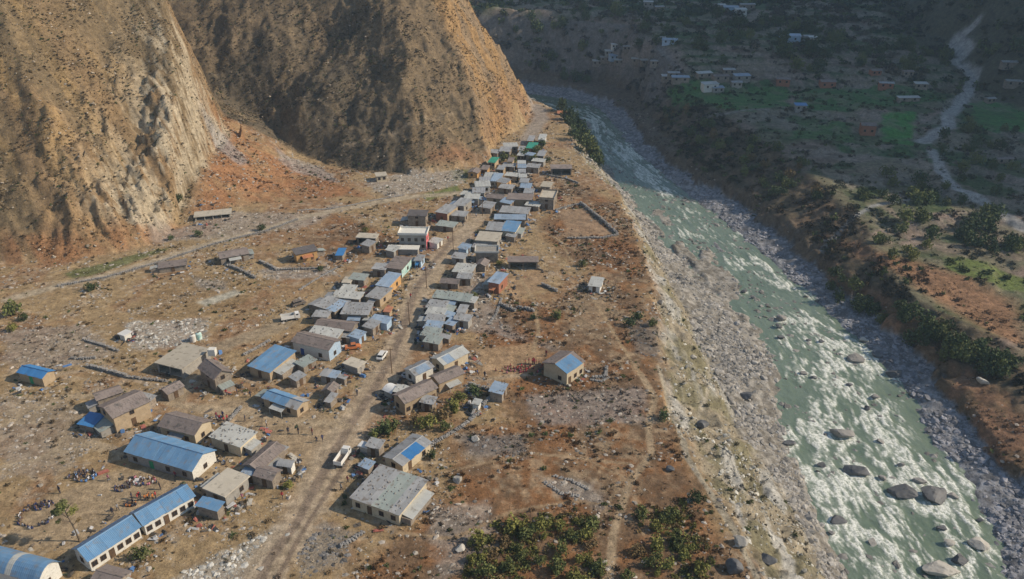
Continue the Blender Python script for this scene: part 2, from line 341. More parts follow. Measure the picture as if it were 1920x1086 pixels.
def colour(x, y, z):
    zc_ = np.clip(z, 0, 300) if z is not None else 0; xn = x+.8*zc_; yn = y-.6*zc_
    n1 = fbm(xn/22, yn/22, 4, 101); n2 = fbm(xn/5, yn/5, 4, 102); n3 = fbm(xn/1.3, yn/1.3, 3, 103)
    e, t, l, r, g, f, b = xs(y); xw = x+edge_wob(x, y)*np.where(x > g-4, 1.3, .6)
    N = len(x); c = np.tile(np.array([.385, .28, .16]), (N, 1))
    c = lerp(c, (.33, .205, .115), sst(.42, .62, n1*.5+n2*.5))
    c = lerp(c, (.42, .35, .26), sst(.55, .7, n3*.6+n2*.4)*.6)
    def wob(p): return p+(n2-.5)*4+(n3-.5)*1.5
    for k in ('east', 'east2', 'orange5'):
        w_ = sst(-2, 3, wob(sdp(x, y, POLY[k])))
        cc = lerp(np.tile(np.array([.28, .15, .075]), (N, 1)), (.215, .14, .085), sst(.4, .6, n2)); cc = lerp(cc, (.38, .29, .19), sst(.52, .68, n1*.6+n3*.4)*.7)
        c = c*(1-w_[:, None])+cc*w_[:, None]
    m = (xw >= e) & (x < t+8); s = sst(-1, 3, xw-e); cc = lerp(np.tile(np.array([.34, .285, .195]), (N, 1)), (.21, .19, .10), sst(.48, .6, n2)*.75); cc = lerp(cc, (.44, .42, .37), sst(.5, .65, fbm(x/4, y/16, 3, 110)))
    c = c*(1-s[:, None])+cc*s[:, None]
    gb = sst(375, 410, y)*sst(0, 3, xw-f)
    gr = lerp(np.tile(np.array([.27, .24, .195]), (N, 1)), (.38, .35, .30), sst(.4, .65, n3)); s = sst(-2, 2, xw-t); c = c*(1-s[:, None])+gr*s[:, None]
    gr2 = lerp(np.tile(np.array([.20, .20, .21]), (N, 1)), (.33, .33, .34), sst(.4, .65, n3)); s = sst(-1, 1, xw-(l+r)/2); c = c*(1-s[:, None])+gr2*s[:, None]
    br = lerp(np.tile(np.array([.28, .155, .085]), (N, 1)), (.19, .125, .07), sst(.4, .6, n2)); br = lerp(br, (.16, .125, .09), sst(185, 235, y)*.9); s = sst(-.3, .5, xw-g); c = c*(1-s[:, None])+br*s[:, None]
    dv = lerp(np.tile(np.array([.12, .095, .06]), (N, 1)), (.19, .13, .08), sst(.45, .65, n2)); s = sst(-2, 2, xw-f); c = c*(1-s[:, None])+dv*s[:, None]
    ur = lerp(np.tile(np.array([.19, .175, .105]), (N, 1)), (.29, .215, .165), sst(.42, .6, n1)); ur = lerp(ur, (.07, .10, .04), sst(.5, .64, n2)*.7); s = sst(-2, 3, xw-b); c = c*(1-s[:, None])+ur*s[:, None]
    c = lerp(c, (.22, .205, .19), gb*(1-sst(0, 6, x-b))*(.6+.4*n2))
    # far cultivated strips between terrace risers
    farw = sst(3, 14, x-b)*sst(200, 300, y+x*.2)
    patch = vn(x/18+n1*3, y/10+n1*4, 120); c = lerp(c, (.06, .11, .035), farw*sst(.55, .6, patch)*.8); c = lerp(c, (.19, .14, .10), farw*(1-sst(.25, .3, patch))*.7)
    ri, ql, bb = riser(x, y); up = sst(2, 10, x-bb)*sst(200, 260, y)
    tone = vn(ql*7.7+x/34, ql*3.1+y/90, 130); c = lerp(c, (.27, .22, .15), up*sst(.62, .7, tone)*.75); c = lerp(c, (.085, .14, .055), up*(1-sst(.25, .33, tone))*.7)
    c = lerp(c, (.30, .25, .20), up*ri*.7)
    for k in ('orangeR',): c = lerp(c, (.33, .175, .09), sst(-3, 4, wob(sdp(x, y, POLY[k])))*.9)
    for k, q in (('green1', (.085,.20,.055)), ('green2', (.08,.185,.055)), ('green3', (.075,.26,.05)), ('green4', (.075,.22,.055)), ('green5', (.09,.18,.055)), ('green6', (.15,.19,.05)), ('green7', (.065,.13,.045)), ('green8', (.065,.14,.045))):
        w_ = sst(-1, 1.5, wob(sdp(x, y, POLY[k]))); c = lerp(c, q, w_*(.55+.45*sst(.35, .55, n2)))
    for k, q, a in (('gmeadow', (.15,.17,.07), .85), ('gmeadow2', (.15,.20,.06), .8), ('gmeadow3', (.14,.17,.06), .7), ('field', (.33,.235,.13), .8), ('yard', (.41,.315,.205), .9), ('yard2', (.42,.32,.21), .85), ('yard3', (.42,.29,.175), .85), ('yard4', (.39,.27,.165), .85), ('yard5', (.37,.26,.17), .8), ('slab', (.52,.49,.40), .95), ('bareR', (.28,.24,.17), .9), ('bareR2', (.24,.20,.16), .7)):
        c = lerp(c, q, sst(-.8, .8, sdp(x, y, POLY[k])+(n2-.5)*(0.5 if k == 'slab' else 3))*a)
    # hills
    iL = sst(-1, 2, sdp(x, y, LF+LR[1:]+LB[1:])+(n2-.5)*5); iM = sst(-1, 2, sdp(x, y, MF+MR[1:]+MB[1:])+(n2-.5)*5)
    hl = lerp(np.tile(np.array([.30, .205, .115]), (N, 1)), (.23, .17, .10), sst(.4, .62, n1)); hl = lerp(hl, (.40, .27, .13), sst(.55, .72, n2)*.6)
    c = c*(1-iL[:, None])+hl*iL[:, None]
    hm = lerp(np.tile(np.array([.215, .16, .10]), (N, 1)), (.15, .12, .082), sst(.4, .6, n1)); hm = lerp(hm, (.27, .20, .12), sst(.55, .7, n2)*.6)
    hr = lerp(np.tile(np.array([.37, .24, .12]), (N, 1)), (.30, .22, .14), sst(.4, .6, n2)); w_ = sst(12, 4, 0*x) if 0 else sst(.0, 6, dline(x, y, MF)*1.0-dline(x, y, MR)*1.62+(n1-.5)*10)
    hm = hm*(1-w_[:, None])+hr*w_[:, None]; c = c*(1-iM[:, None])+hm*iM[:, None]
    for k, q, a in (('fanorange', (.37,.19,.095), .85), ('orange2', (.34,.175,.09), .75), ('orange3', (.34,.18,.10), .8), ('orange4', (.36,.21,.11), .6)):
        c = lerp(c, q, sst(-2, 4, wob(sdp(x, y, POLY[k])))*a*(.5+.5*sst(.3, .5, n2)))
    cliff = sst(-145, -118, x)*sst(255, 225, y)*0+np.exp(-((x+106)/14)**2)*sst(205, 212, y)*(1-sst(275, 300, y))
    c = lerp(c, (.47, .40, .29), np.clip(cliff*sst(.42, .56, n2*.5+n3*.5)*1.4, 0, .9)*iL)
    for k, (p, q, dn) in RUB.items(): c = lerp(c, q, sst(-1, 1.5, wob(sdp(x, y, RUBW[k])))*.55)
    # crest east
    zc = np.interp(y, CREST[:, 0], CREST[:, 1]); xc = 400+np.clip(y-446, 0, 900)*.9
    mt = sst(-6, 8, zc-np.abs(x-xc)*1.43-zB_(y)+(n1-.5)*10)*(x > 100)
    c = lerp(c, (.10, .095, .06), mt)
    lum = c.mean(1)[:, None]; c = lum+(c-lum)*.96
    for k, (p, w2, q) in ROADS.items():
        d = dline(x, y, ROADW[k])+(n2-.5)*w2*.6; c = lerp(c, q, (1-sst(w2*.6, w2*1.3, d))*.85)
    sat = (.94+.16*(x < xs(y)[0]))[:, None]; lum = c.mean(1)[:, None]; c = lum+(c-lum)*sat
    return np.clip(c*(.86*(.75+.50*n3))[:, None], .01, 1)
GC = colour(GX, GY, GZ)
# terrace risers carry a paler stone wall tone in the ground colour
def grid_mesh(name, X, Y, Z, nx, ny, C=None, wrap=False, extra=None):
    me = bpy.data.meshes.new(name); n = nx*ny
    me.vertices.add(n); me.vertices.foreach_set('co', np.stack([X, Y, Z], 1).astype(np.float32).ravel())
    i, j = np.meshgrid(np.arange(nx-1), np.arange(ny-1)); a = (j*nx+i).ravel()
    q = np.stack([a, a+1, a+nx+1, a+nx], 1)[:, ::-1].astype(np.int32)
    me.loops.add(q.size); me.loops.foreach_set('vertex_index', q.ravel())
    me.polygons.add(len(q)); me.polygons.foreach_set('loop_start', np.arange(len(q), dtype=np.int32)*4); me.polygons.foreach_set('loop_total', np.full(len(q), 4, np.int32))
    me.polygons.foreach_set('use_smooth', np.ones(len(q), bool))
    if C is not None:
        at_ = me.color_attributes.new('Col', 'FLOAT_COLOR', 'POINT'); at_.data.foreach_set('color', np.concatenate([C, np.ones((n, 1))], 1).astype(np.float32).ravel())
    for k, v in (extra or {}).items():
        at_ = me.attributes.new(k, 'FLOAT', 'POINT'); at_.data.foreach_set('value', v.astype(np.float32))
    me.update(); me.validate(); return me
gm = grid_mesh('ground', GX, GY, GZ, na, nr, GC)
m, t, b = newmat('ground_material', .95, .1)
a = nd(t, 'ShaderNodeAttribute', attribute_name='Col'); geo = nd(t, 'ShaderNodeNewGeometry'); P_ = geo.outputs['Position']
n1 = mr(t, noise(t, P_, .55, 6, .75), .3, .7,   .55, 1.45); n2 = mr(t, noise(t, P_, 2.6, 3, .7), .3, .7, .7, 1.3)
mm = nd(t, 'ShaderNodeMath', operation='MULTIPLY'); t.links.new(n1, mm.inputs[0]); t.links.new(n2, mm.inputs[1])
vs = nd(t, 'ShaderNodeVectorMath', operation='SCALE'); t.links.new(a.outputs['Color'], vs.inputs[0]); t.links.new(mm.outputs[0], vs.inputs['Scale'])
dark = mr(t, noise(t, P_, 1.3, 4, .85), .575, .65, 0, .8)
t.links.new(mix(t, dark, vs.outputs[0], (.075, .06, .042)), b.inputs['Base Color'])
bp = nd(t, 'ShaderNodeBump'); bp.inputs['Strength'].default_value = .9; bp.inputs['Distance'].default_value = .35
t.links.new(noise(t, P_, .9, 7, .75), bp.inputs['Height']); t.links.new(bp.outputs[0], b.inputs['Normal'])
gm.materials.append(m)
ground = tag(link('ground', gm), kind='structure')
# ------------------------------------------------------------ river water
WY = np.concatenate([np.linspace(40, 70, 6)[:-1], 70*np.exp(np.linspace(0, math.log(520/70), 900))]); NV = 190
RIVER_BOULDERS = [(1465,598,3.6,'pinkish boulder splitting the rapids under the long gravel bar','rock'),(1602,672,4.2,'broad grey boulder with white water behind it, mid river','rock'),(1645,666,2.8,'dark pointed boulder at the right edge of the mid river rapids','darkrock'),
 (1607,886,4.0,'smooth dark grey boulder left of the long double boulder','darkrock'),(1578,815,4.2,'long half sunken boulder with a white foam collar','rock'),(1700,925,5.2,'left half of the long dark double boulder','darkrock'),(1748,932,5.4,'right half of the long dark double boulder','darkrock'),(1722,902,2.4,'upright brown stone on top of the double boulder','rock'),
 (1786,930,1.9,'small reddish brown stone right of the double boulder','rock'),(1476,832,2.8,'dark block at the water edge beside the left gravel bank','darkrock'),(1460,612,1.8,'small dark stone above the pinkish boulder','darkrock'),(1395,546,2.0,'dark stone in the upper white water','darkrock'),(1413,558,1.3,'tiny dark stone in the upper white water','darkrock'),
 (1672,702,3.6,'dark ledge boulder where the right gravel meets the rapids','darkrock'),(1765,1068,5.2,'huge pale slab at the bottom edge of the river','paleroc'),(1800,1052,3.2,'dark stone behind the huge pale slab','darkrock'),(1835,1022,3.4,'flat pale boulder near the right gravel bank','paleroc'),(1572,976,2.6,'thin dark stone in the lower foam','darkrock'),(1540,872,1.7,'small dark stone in the green water left of the smooth boulder','darkrock'),
 (1505,700,1.6,'small stone in calm water near the left bar','rock'),(1525,708,1.4,'second small stone in calm water near the left bar','darkrock'),(1592,722,1.5,'tiny stone below the broad grey boulder','darkrock'),(1540,640,1.7,'left one of three dark stones at the rapid lip','darkrock'),(1515,638,1.4,'middle one of three dark stones at the rapid lip','darkrock'),(1465,632,2.0,'right bank side stone of the rapid lip near the bar','darkrock'),
 (1640,745,2.0,'stone in front of the right gravel bank below the ledge boulder','rock'),(1655,898,1.6,'stone in the foam between the smooth boulder and the double boulder','rock'),(1690,872,1.4,'stone in the foam above the double boulder','rock'),(1650,828,1.5,'stone at the head of the lower rapid','rock'),(1625,765,1.6,'stone in quiet water above the lower rapid','darkrock'),
 (1765,990,1.6,'single dark stone in quiet green water near the right bank','darkrock'),(1840,975,1.4,'last dark stone in quiet green water by the right gravel','darkrock'),(1780,1018,1.8,'pale stone upstream of the huge slab','paleroc'),(1560,1000,1.2,'small stone at the foot of the left gravel bank','rock')]
U, V = np.meshgrid(np.linspace(0, 1, NV), WY); e, t_, l, r, g, f_, b_ = xs(V.ravel())
lo = t_-1.5; hi = g+2.5; WX = lo+(hi-lo)*U.ravel(); WYr = V.ravel()
Wc = (WX-l)/(r-l); ww = Wc*36
sw = (fbm(WX/9, WYr/14, 3, 201)-.5)*5
xx = ww+sw+np.sin(WYr/17)*2; streak = fbm(xx/1.3, (WYr+sw)/6.5, 5, 202); fine = fbm(WX/.5, WYr/1.5, 3, 203); mid = fbm((WX+WYr*.12)/2.0+7, WYr/5.5, 5, 205); big = fbm(ww/11+4, WYr/17, 3, 204)
PF = [(1500,600,9),(1560,640,8),(1620,690,10),(1560,700,7),(1640,780,9),(1530,800,7),(1590,900,9),(1700,880,9),(1540,930,8),(1620,1000,8),(1700,1050,10),(1780,900,6),(1740,1086,10),(1400,500,6),(1450,550,7),(1210,330,8),(1280,400,6),(1130,240,14),(1165,290,9),(1250,370,8),(1340,450,8)]
act = np.zeros_like(ww)
for px, py, rr in PF:
    qx, qy = atz(px, py, -14); act = np.maximum(act, np.exp(-(((WX-qx)/rr)**2+((WYr-qy)/(rr*1.3))**2)))
act = .55*act*(.5+sst(.35, .6, big))+.45*sst(.42, .60, big)
wake = np.zeros_like(ww)
for bq in RIVER_BOULDERS:
    qx, qy = atz(bq[0], bq[1], -14); rr = bq[2]*.5; dx_ = WX-qx; dy_ = WYr-qy
    near_ = (np.abs(dx_) < 14) & (np.abs(dy_) < 16); a_ = np.zeros_like(ww); X_ = dx_[near_]; Y_ = dy_[near_]
    a_[near_] = np.exp(-(np.hypot(X_, Y_*1.1)/(rr*1.75))**4)*.9+np.exp(-((X_+Y_*.18)/(rr*1.0+.5-.07*Y_))**2)*(Y_ < 0)*np.exp(Y_/(rr*4))*.9
    wake = np.maximum(wake, a_)
edge = np.minimum(Wc, 1-Wc); thr = .712-.235*act-.16*wake-.10*sst(225, 330, WYr)*sst(.4, .6, fbm(ww/7, WYr/22, 3, 209))+.06*(1-sst(0, .10, edge))
foam = sst(-.065, .095, streak*.40+mid*.42+fine*.18-thr+.0)*(.25+.75*sst(.38, .60, fine))
foam = np.clip(foam+.16*sst(.5, .62, fine*.6+streak*.4)*act, 0, 1)
wz = -14+.45*(mid-.5)+.10*foam+.06*(fine-.5)+.5*(big-.5)
wm = grid_mesh('river_water', WX, WYr, wz, NV, len(WY), None, extra={'foam': foam})
m, t, b = newmat('river_water_material', .18, .5)
a = nd(t, 'ShaderNodeAttribute', attribute_name='foam'); geo = nd(t, 'ShaderNodeNewGeometry')
f2 = noise(t, geo.outputs['Position'], 2.2, 6, .85); bc = mix(t, mr(t, noise(t, geo.outputs['Position'], .12, 3), .35, .65, 0, 1), (.125, .17, .115), (.165, .21, .15))
fo = nd(t, 'ShaderNodeMath', operation='MULTIPLY'); t.links.new(a.outputs['Fac'], fo.inputs[0]); t.links.new(mr(t, f2, .42, .57, .2, 1.4), fo.inputs[1]); fo.use_clamp = True
t.links.new(mix(t, fo.outputs[0], bc, (.78, .79, .72)), b.inputs['Base Color']); t.links.new(mr(t, a.outputs['Fac'], 0, .5, .16, .75), b.inputs['Roughness'])
bp = nd(t, 'ShaderNodeBump'); bp.inputs['Strength'].default_value = .5; bp.inputs['Distance'].default_value = .3
t.links.new(noise(t, geo.outputs['Position'], 1.1, 5, .65), bp.inputs['Height']); t.links.new(bp.outputs[0], b.inputs['Normal'])
wm.materials.append(m); tag(link('river_water', wm), kind='structure')
# ------------------------------------------------------------ haze
hv = Shape(); hv.box((0, 0, 365), (8400, 8400, 770)); 
hm_, t, b = newmat('haze_material'); t.nodes.remove(b)
pv = nd(t, 'ShaderNodeVolumePrincipled'); pv.inputs['Density'].default_value = .00021; pv.inputs['Color'].default_value = (.52, .76, 1.0, 1); pv.inputs['Anisotropy'].default_value = .2
t.links.new(pv.outputs[0], t.nodes['Material Output'].inputs['Volume'])
HAZE = True
# ------------------------------------------------------------ scattered stuff (stones, tufts, scrub)
def src_collection(name, meshes):
    c = bpy.data.collections.new(name)
    for i, me in enumerate(meshes):
        o = bpy.data.objects.new('%s_%s' % (name, 'abcdefgh'[i]), me); c.objects.link(o)
    return c
def scatter(name, P, ROT, SCL, TINT, coll, nsrc):
    n = len(P); me = bpy.data.meshes.new(name); me.vertices.add(n); me.vertices.foreach_set('co', P.astype(np.float32).ravel())
    for k, v in (('rot', ROT), ('scl', SCL)):
        me.attributes.new(k, 'FLOAT_VECTOR', 'POINT').data.foreach_set('vector', v.astype(np.float32).ravel())
    me.attributes.new('tint', 'FLOAT_COLOR', 'POINT').data.foreach_set('color', np.concatenate([TINT, np.ones((n, 1))], 1).astype(np.float32).ravel())
    me.attributes.new('idx', 'INT', 'POINT').data.foreach_set('value', RNG.integers(0, nsrc, n).astype(np.int32))
    o = link(name, me); g = bpy.data.node_groups.new(name+'_nodes', 'GeometryNodeTree')
    g.interface.new_socket('Geometry', in_out='INPUT', socket_type='NodeSocketGeometry'); g.interface.new_socket('Geometry', in_out='OUTPUT', socket_type='NodeSocketGeometry')
    gi = g.nodes.new('NodeGroupInput'); go = g.nodes.new('NodeGroupOutput'); ip = g.nodes.new('GeometryNodeInstanceOnPoints'); ci = g.nodes.new('GeometryNodeCollectionInfo')
    ci.inputs['Collection'].default_value = coll; ci.inputs['Separate Children'].default_value = True; ci.inputs['Reset Children'].default_value = True
    ip.inputs['Pick Instance'].default_value = True
    def attr(nm, ty):
        q = g.nodes.new('GeometryNodeInputNamedAttribute'); q.data_type = ty; q.inputs['Name'].default_value = nm; return q.outputs['Attribute']
    g.links.new(gi.outputs[0], ip.inputs['Points']); g.links.new(ci.outputs[0], ip.inputs['Instance']); g.links.new(attr('idx', 'INT'), ip.inputs['Instance Index'])
    e2r = g.nodes.new('FunctionNodeEulerToRotation'); g.links.new(attr('rot', 'FLOAT_VECTOR'), e2r.inputs[0]); g.links.new(e2r.outputs[0], ip.inputs['Rotation']); g.links.new(attr('scl', 'FLOAT_VECTOR'), ip.inputs['Scale'])
    g.links.new(ip.outputs[0], go.inputs[0]); md = o.modifiers.new('scatter', 'NODES'); md.node_group = g
    return tag(o, kind='stuff')
def stone_mesh(name, mat, seed, sub=1):
    bm = bmesh.new(); bmesh.ops.create_icosphere(bm, subdivisions=sub, radius=1); r = random.Random(seed)
    for v in bm.verts: v.co = v.co*(r.uniform(.7, 1.15)); v.co.z *= .75
    me = bpy.data.meshes.new(name); bm.to_mesh(me); bm.free(); me.materials.append(mat); return me
def leafy_mesh(name, mat, n, seed, size=.3, flat=.75, hollow=.35, tri=False):
    r = np.random.default_rng(seed); d = r.normal(size=(n, 3)); d /= np.linalg.norm(d, axis=1)[:, None]
    lob = 1+.35*np.sin(d[:, 0]*3+seed)+.3*np.cos(d[:, 1]*4+seed*2)
    p = d*(hollow+(1-hollow)*r.random(n)[:, None]**.6)*lob[:, None]*.8; p[:, 2] = p[:, 2]*flat+flat*.75
    V = []; F = []
    for i in range(n):
        a = r.normal(size=3); a /= np.linalg.norm(a); bb = np.cross(a, r.normal(size=3)); bb /= np.linalg.norm(bb); s = size*r.uniform(.6, 1.3)
        k = len(V); V += [p[i]+a*s, p[i]+bb*s*.7, p[i]-a*s, p[i]-bb*s*.7]; F.append((k, k+1, k+2, k+3))
    return mesh(name, V, F, mat)
def tuft_mesh(name, mat, seed):
    r = random.Random(seed); V = []; F = []
    for i in range(12):
        a = r.uniform(0, 6.28); l = r.uniform(.5, 1.1); ax, ay = math.cos(a), math.sin(a); k = len(V); w2 = .18
        V += [(-ay*w2, ax*w2, 0), (ay*w2, -ax*w2, 0), (ax*l*.8+ay*w2*.4, ay*l*.8-ax*w2*.4, l*.75)]; F.append((k, k+1, k+2))
    return mesh(name, V, F, mat)
m_stone_i = mat_tint('scattered_stone', .9, .2, .25, 2); m_leaf_i = mat_tint('scrub_leaf', .85, .15, .45, 1.5); m_dry_i = mat_tint('dry_grass', .9, .1, .3, 1.5)
C_ST = src_collection('stone_source', [stone_mesh('stone_source_mesh', m_stone_i, i) for i in range(5)])
C_BU = src_collection('scrub_source', [leafy_mesh('scrub_source_mesh', m_leaf_i, 70, 10+i, .26) for i in range(4)])
C_TU = src_collection('tuft_source', [tuft_mesh('tuft_source_mesh', m_dry_i, 20+i) for i in range(3)])
def cand(n, r0, r1, half=.72, gamma=1.0):
    """n ground points between distances r0 and r1 inside the valley the photograph can see, spread evenly over the area"""
    a = RNG.uniform(-half, half, n); u = RNG.random(n); r = np.sqrt(r0*r0+u*(r1*r1-r0*r0)); 
    return r*np.sin(a), r*np.cos(a)
def area(r0, r1, half=.72): return half*(r1*r1-r0*r0)
def classes(x, y):
    e, t, l, r, g, f, b = xs(y); xw = x+edge_wob(x, y)*np.where(x > g-4, 1.3, .6)
    iL = inside(x, y, LF+LR[1:]+LB[1:]); iM = inside(x, y, MF+MR[1:]+MB[1:]); hill = iL | iM
    k = np.select([iL, iM, xw < e, xw < t, xw < l, xw < r, xw < g, xw < f, xw < b], [7, 8, 0, 1, 2, 3, 4, 5, 6], 9)
    return k
NO = ['yard', 'yard2', 'slab', 'yard3', 'yard4', 'yard5', 'green3', 'green4']
def clear_mask(x, y):
    c = np.zeros(len(x), bool)
    for k in NO: c |= inside(x, y, POLY[k])
    for k in ('main', 'rut', 'back', 'side', 'north', 'far1', 'far2'): c |= dline(x, y, ROADW[k]) < ROADS[k][1]*.9
    return c
def put(name, coll, nsrc, dens, r0, r1, size, tintf, half=.72, keep_clear=True, sink=.2, cap=200000):
    dmax = dens['max']; n = int(area(r0, r1, half)*dmax); x, y = cand(min(n, 4*cap), r0, r1, half)
    k = classes(x, y); d = np.array([dens.get(i, 0.) for i in range(10)])[k]
    cl = fbm(x/7, y/7, 3, 300); d = d*np.clip((cl-.33)*4.2, .12, 1.6)
    if dens.get('rub'):
        for kk, (p, q, dn) in RUB.items(): d = np.where(inside(x, y, RUBW[kk]), np.maximum(d, dn*dens['rub']), d)
    if dens.get('poly'):
        for kk, dn in dens['poly'].items(): d = np.where(inside(x, y, POLY[kk]), np.maximum(d, dn*np.clip((cl-.33)*4.2, .12, 1.6)), d)
    ok = RNG.random(len(x)) < d/dmax
    if keep_clear: ok &= ~clear_mask(x, y) | (RNG.random(len(x)) < .03)
    x = x[ok]; y = y[ok]; k = k[ok]; z = height(x, y)
    if 'river' in name: z = np.where(k == 3, np.maximum(z, -14.15), z)
    # only what the frame can see, with a margin
    dep = y*math.cos(PITCH)+(CAM_H-z)*math.sin(PITCH); u = x/dep*FPX; v = ((CAM_H-z)*math.cos(PITCH)-y*math.sin(PITCH))/dep*FPX
    ok = (np.abs(u) < 1120) & (v < 640) & (v > -660)
    x, y, z, k = x[ok], y[ok], z[ok], k[ok]; n = len(x)
    s = size(n, k, x, y); tt = tintf(n, k, x, y)
    P = np.stack([x, y, z-s*sink], 1); R = np.stack([RNG.normal(0, .25, n), RNG.normal(0, .25, n), RNG.uniform(0, 6.28, n)], 1)
    SC = np.stack([s*RNG.uniform(.75, 1.3, n), s*RNG.uniform(.75, 1.3, n), s*RNG.uniform(.6, 1.05, n)], 1)
    print(name, n); return scatter(name, P, R, SC, tt, coll, nsrc)
def heavy(lo, hi, p=3.5): return lambda n, k, x, y: lo+(hi-lo)*RNG.random(n)**p
def stone_tint(n, k, x, y):
    base = np.array([(.37,.33,.28), (.46,.44,.38), (.33,.31,.28), (.25,.24,.22), (.26,.26,.28), (.30,.26,.22), (.24,.22,.2), (.45,.38,.29), (.30,.25,.19), (.27,.25,.23)])[k]
    for kk in ('a', 'd', 'f'): base[inside(x, y, RUBW[kk])] = (.47, .45, .40)
    for kk in ('b', 'i', 'q'): base[inside(x, y, RUBW[kk])] = (.2, .19, .18)
    return base*RNG.uniform(.5, 1.35, n)[:, None]
def gc_tint(f0, f1, green=0):
    def f(n, k, x, y):
        c = colour(x, y, height(x, y))*RNG.uniform(f0, f1, n)[:, None]; g = (RNG.random(n) < green)[:, None]
        return np.where(g, np.array([.09, .11, .04])*RNG.uniform(.6, 1.4, n)[:, None], c)
    return f
SC_ = dict(stone=heavy(.14, .6), gravel=heavy(.22, 1.0, 4))
put('scattered_stones', C_ST, 5, {'max': 4.5, 0: .7, 1: 1.6, 5: .25, 7: .25, 8: .10, 9: 0, 'rub': 1.15, 'poly': {'fanorange': .35, 'east': .5}}, 72, 400, heavy(.13, .62, 4), stone_tint)
put('river_gravel', C_ST, 5, {'max': 4.0, 1: .0, 2: 3.6, 3: .1, 4: 3.8}, 72, 300, heavy(.2, .85, 4), stone_tint, keep_clear=False)
put('far_river_gravel', C_ST, 5, {'max': 1.4, 2: 1.1, 3: .30, 4: 1.3}, 300, 520, heavy(.35, 1.2, 4), stone_tint, keep_clear=False)
put('dry_grass_tufts', C_TU, 3, {'max': 2.4, 0: .45, 1: 1.0, 5: 1.6, 6: .8, 7: 2.2, 8: 2.0, 9: .3, 'poly': {'east': 1.3, 'east2': 1.3, 'fanorange': 1.2, 'orangeR': 1.3}}, 72, 360, heavy(.25, .75, 1.5), gc_tint(.5, 1.35))
put('dark_scrub', C_BU, 4, {'max': 1.8, 0: .16, 1: .22, 5: .30, 6: .5, 7: 1.1, 8: 1.7, 9: .10, 'poly': {'east': .42, 'east2': .42, 'fanorange': .25}}, 72, 430, lambda n, k, x, y: (.2+.5*RNG.random(n)**2.5)*np.where((k == 6) | (k == 9), 2.4, 1)*np.where((k == 8) | (k == 7), .72, 1), gc_tint(.3, .8, .2))
put('river_rocks', C_ST, 5, {'max': .8, 3: .22, 2: .4, 4: .35}, 72, 330, heavy(.35, 1.25, 3), stone_tint, keep_clear=False)
put('thicket_undergrowth', C_BU, 4, {'max': 2.2, 'poly': {'thicket': 1.9, 'thicket2': 1.3}}, 72, 110, lambda n, k, x, y: .35+.5*RNG.random(n)**2, lambda n, k, x, y: np.array([(.20,.19,.055), (.13,.14,.045), (.24,.17,.08)])[RNG.integers(0, 3, n)]*RNG.uniform(.6, 1.15, n)[:, None])
put('valley_side_scrub', C_BU, 4, {'max': .10, 6: .08, 9: .055, 8: .0, 0: 0}, 430, 900, lambda n, k, x, y: 1.3+2.6*RNG.random(n)**2, gc_tint(.35, .8, .3), half=.66)
if HAZE: tag(hv.build('haze', hm_), kind='stuff')
# ------------------------------------------------------------ building materials
M = {}
def roofmat(name, c, c2, rust=(.20, .11, .07), rough=.42, spec=.5, thr3=(.56, .68), metal=0.0):
    M[name] = mat_noise(name+'_material', c, c2, .5, rough, spec, rust, .9, .25, (1, 1, 1), (.3, .7), .10, metal, thr3)
roofmat('blue', (.10, .225, .39), (.16, .29, .44), (.20, .22, .25), thr3=(.54, .70))
roofmat('deepblue', (.04, .17, .40), (.06, .21, .44), (.10, .16, .24), thr3=(.62, .75))
roofmat('paleblue', (.22, .31, .42), (.32, .39, .47), (.20, .20, .20))
roofmat('grey', (.27, .28, .285), (.36, .36, .355), (.19, .165, .14), thr3=(.54, .66))
roofmat('palegrey', (.40, .41, .39), (.50, .50, .46), (.27, .25, .21))
roofmat('greengrey', (.25, .29, .27), (.33, .36, .33), (.2, .17, .14))
roofmat('white', (.72, .72, .70), (.62, .62, .60), (.45, .42, .38), thr3=(.62, .75))
roofmat('green', (.03, .26, .16), (.05, .38, .25), (.03, .12, .09))
roofmat('orange', (.55, .22, .10), (.45, .20, .11), (.3, .15, .10))
roofmat('slate', (.20, .165, .15), (.28, .235, .21), (.12, .11, .10), .85, .2)
roofmat('darkslate', (.115, .105, .105), (.17, .155, .15), (.08, .08, .08), .85, .2)
roofmat('concrete', (.42, .38, .31), (.50, .455, .37), (.28, .25, .2), .9, .1)
def wallmat(name, c, c2, c3, s3=3.0): M[name] = mat_noise(name+'_wall_material', c, c2, .9, .92, .1, c3, s3, .6, (1, 1, 1), (.35, .65), .1)
wallmat('stone', (.24, .20, .16), (.34, .29, .23), (.12, .10, .09), 2.4)
wallmat('tan', (.38, .29, .19), (.46, .36, .24), (.30, .24, .17))
wallmat('cream', (.54, .45, .31), (.62, .53, .38), (.42, .35, .25))
wallmat('orangemud', (.50, .29, .12), (.58, .36, .16), (.32, .2, .10))
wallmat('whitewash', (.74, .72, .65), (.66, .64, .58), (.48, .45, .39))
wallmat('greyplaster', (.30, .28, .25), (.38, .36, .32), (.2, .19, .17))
wallmat('brick', (.30, .13, .08), (.36, .17, .11), (.2, .10, .08))
wallmat('bluewash', (.35, .48, .62), (.45, .56, .66), (.25, .3, .36))
wallmat('pinkred', (.62, .12, .14), (.70, .20, .20), (.75, .65, .6), 1.2)
wallmat('tealwash', (.25, .48, .45), (.6, .68, .62), (.3, .4, .38))
M['wood'] = mat_noise('timber_material', (.10, .065, .04), (.16, .10, .06), 2, .8, .2)
M['bluedoor'] = mat_noise('blue_paint_material', (.03, .08, .28), (.05, .12, .35), 2, .6, .3)
M['greenpaint'] = mat_noise('green_paint_material', (.04, .30, .13), (.06, .36, .18), 2, .6, .3)
M['glass'] = mat_noise('dark_pane_material', (.02, .022, .025), (.035, .035, .04), 2, .25, .5)
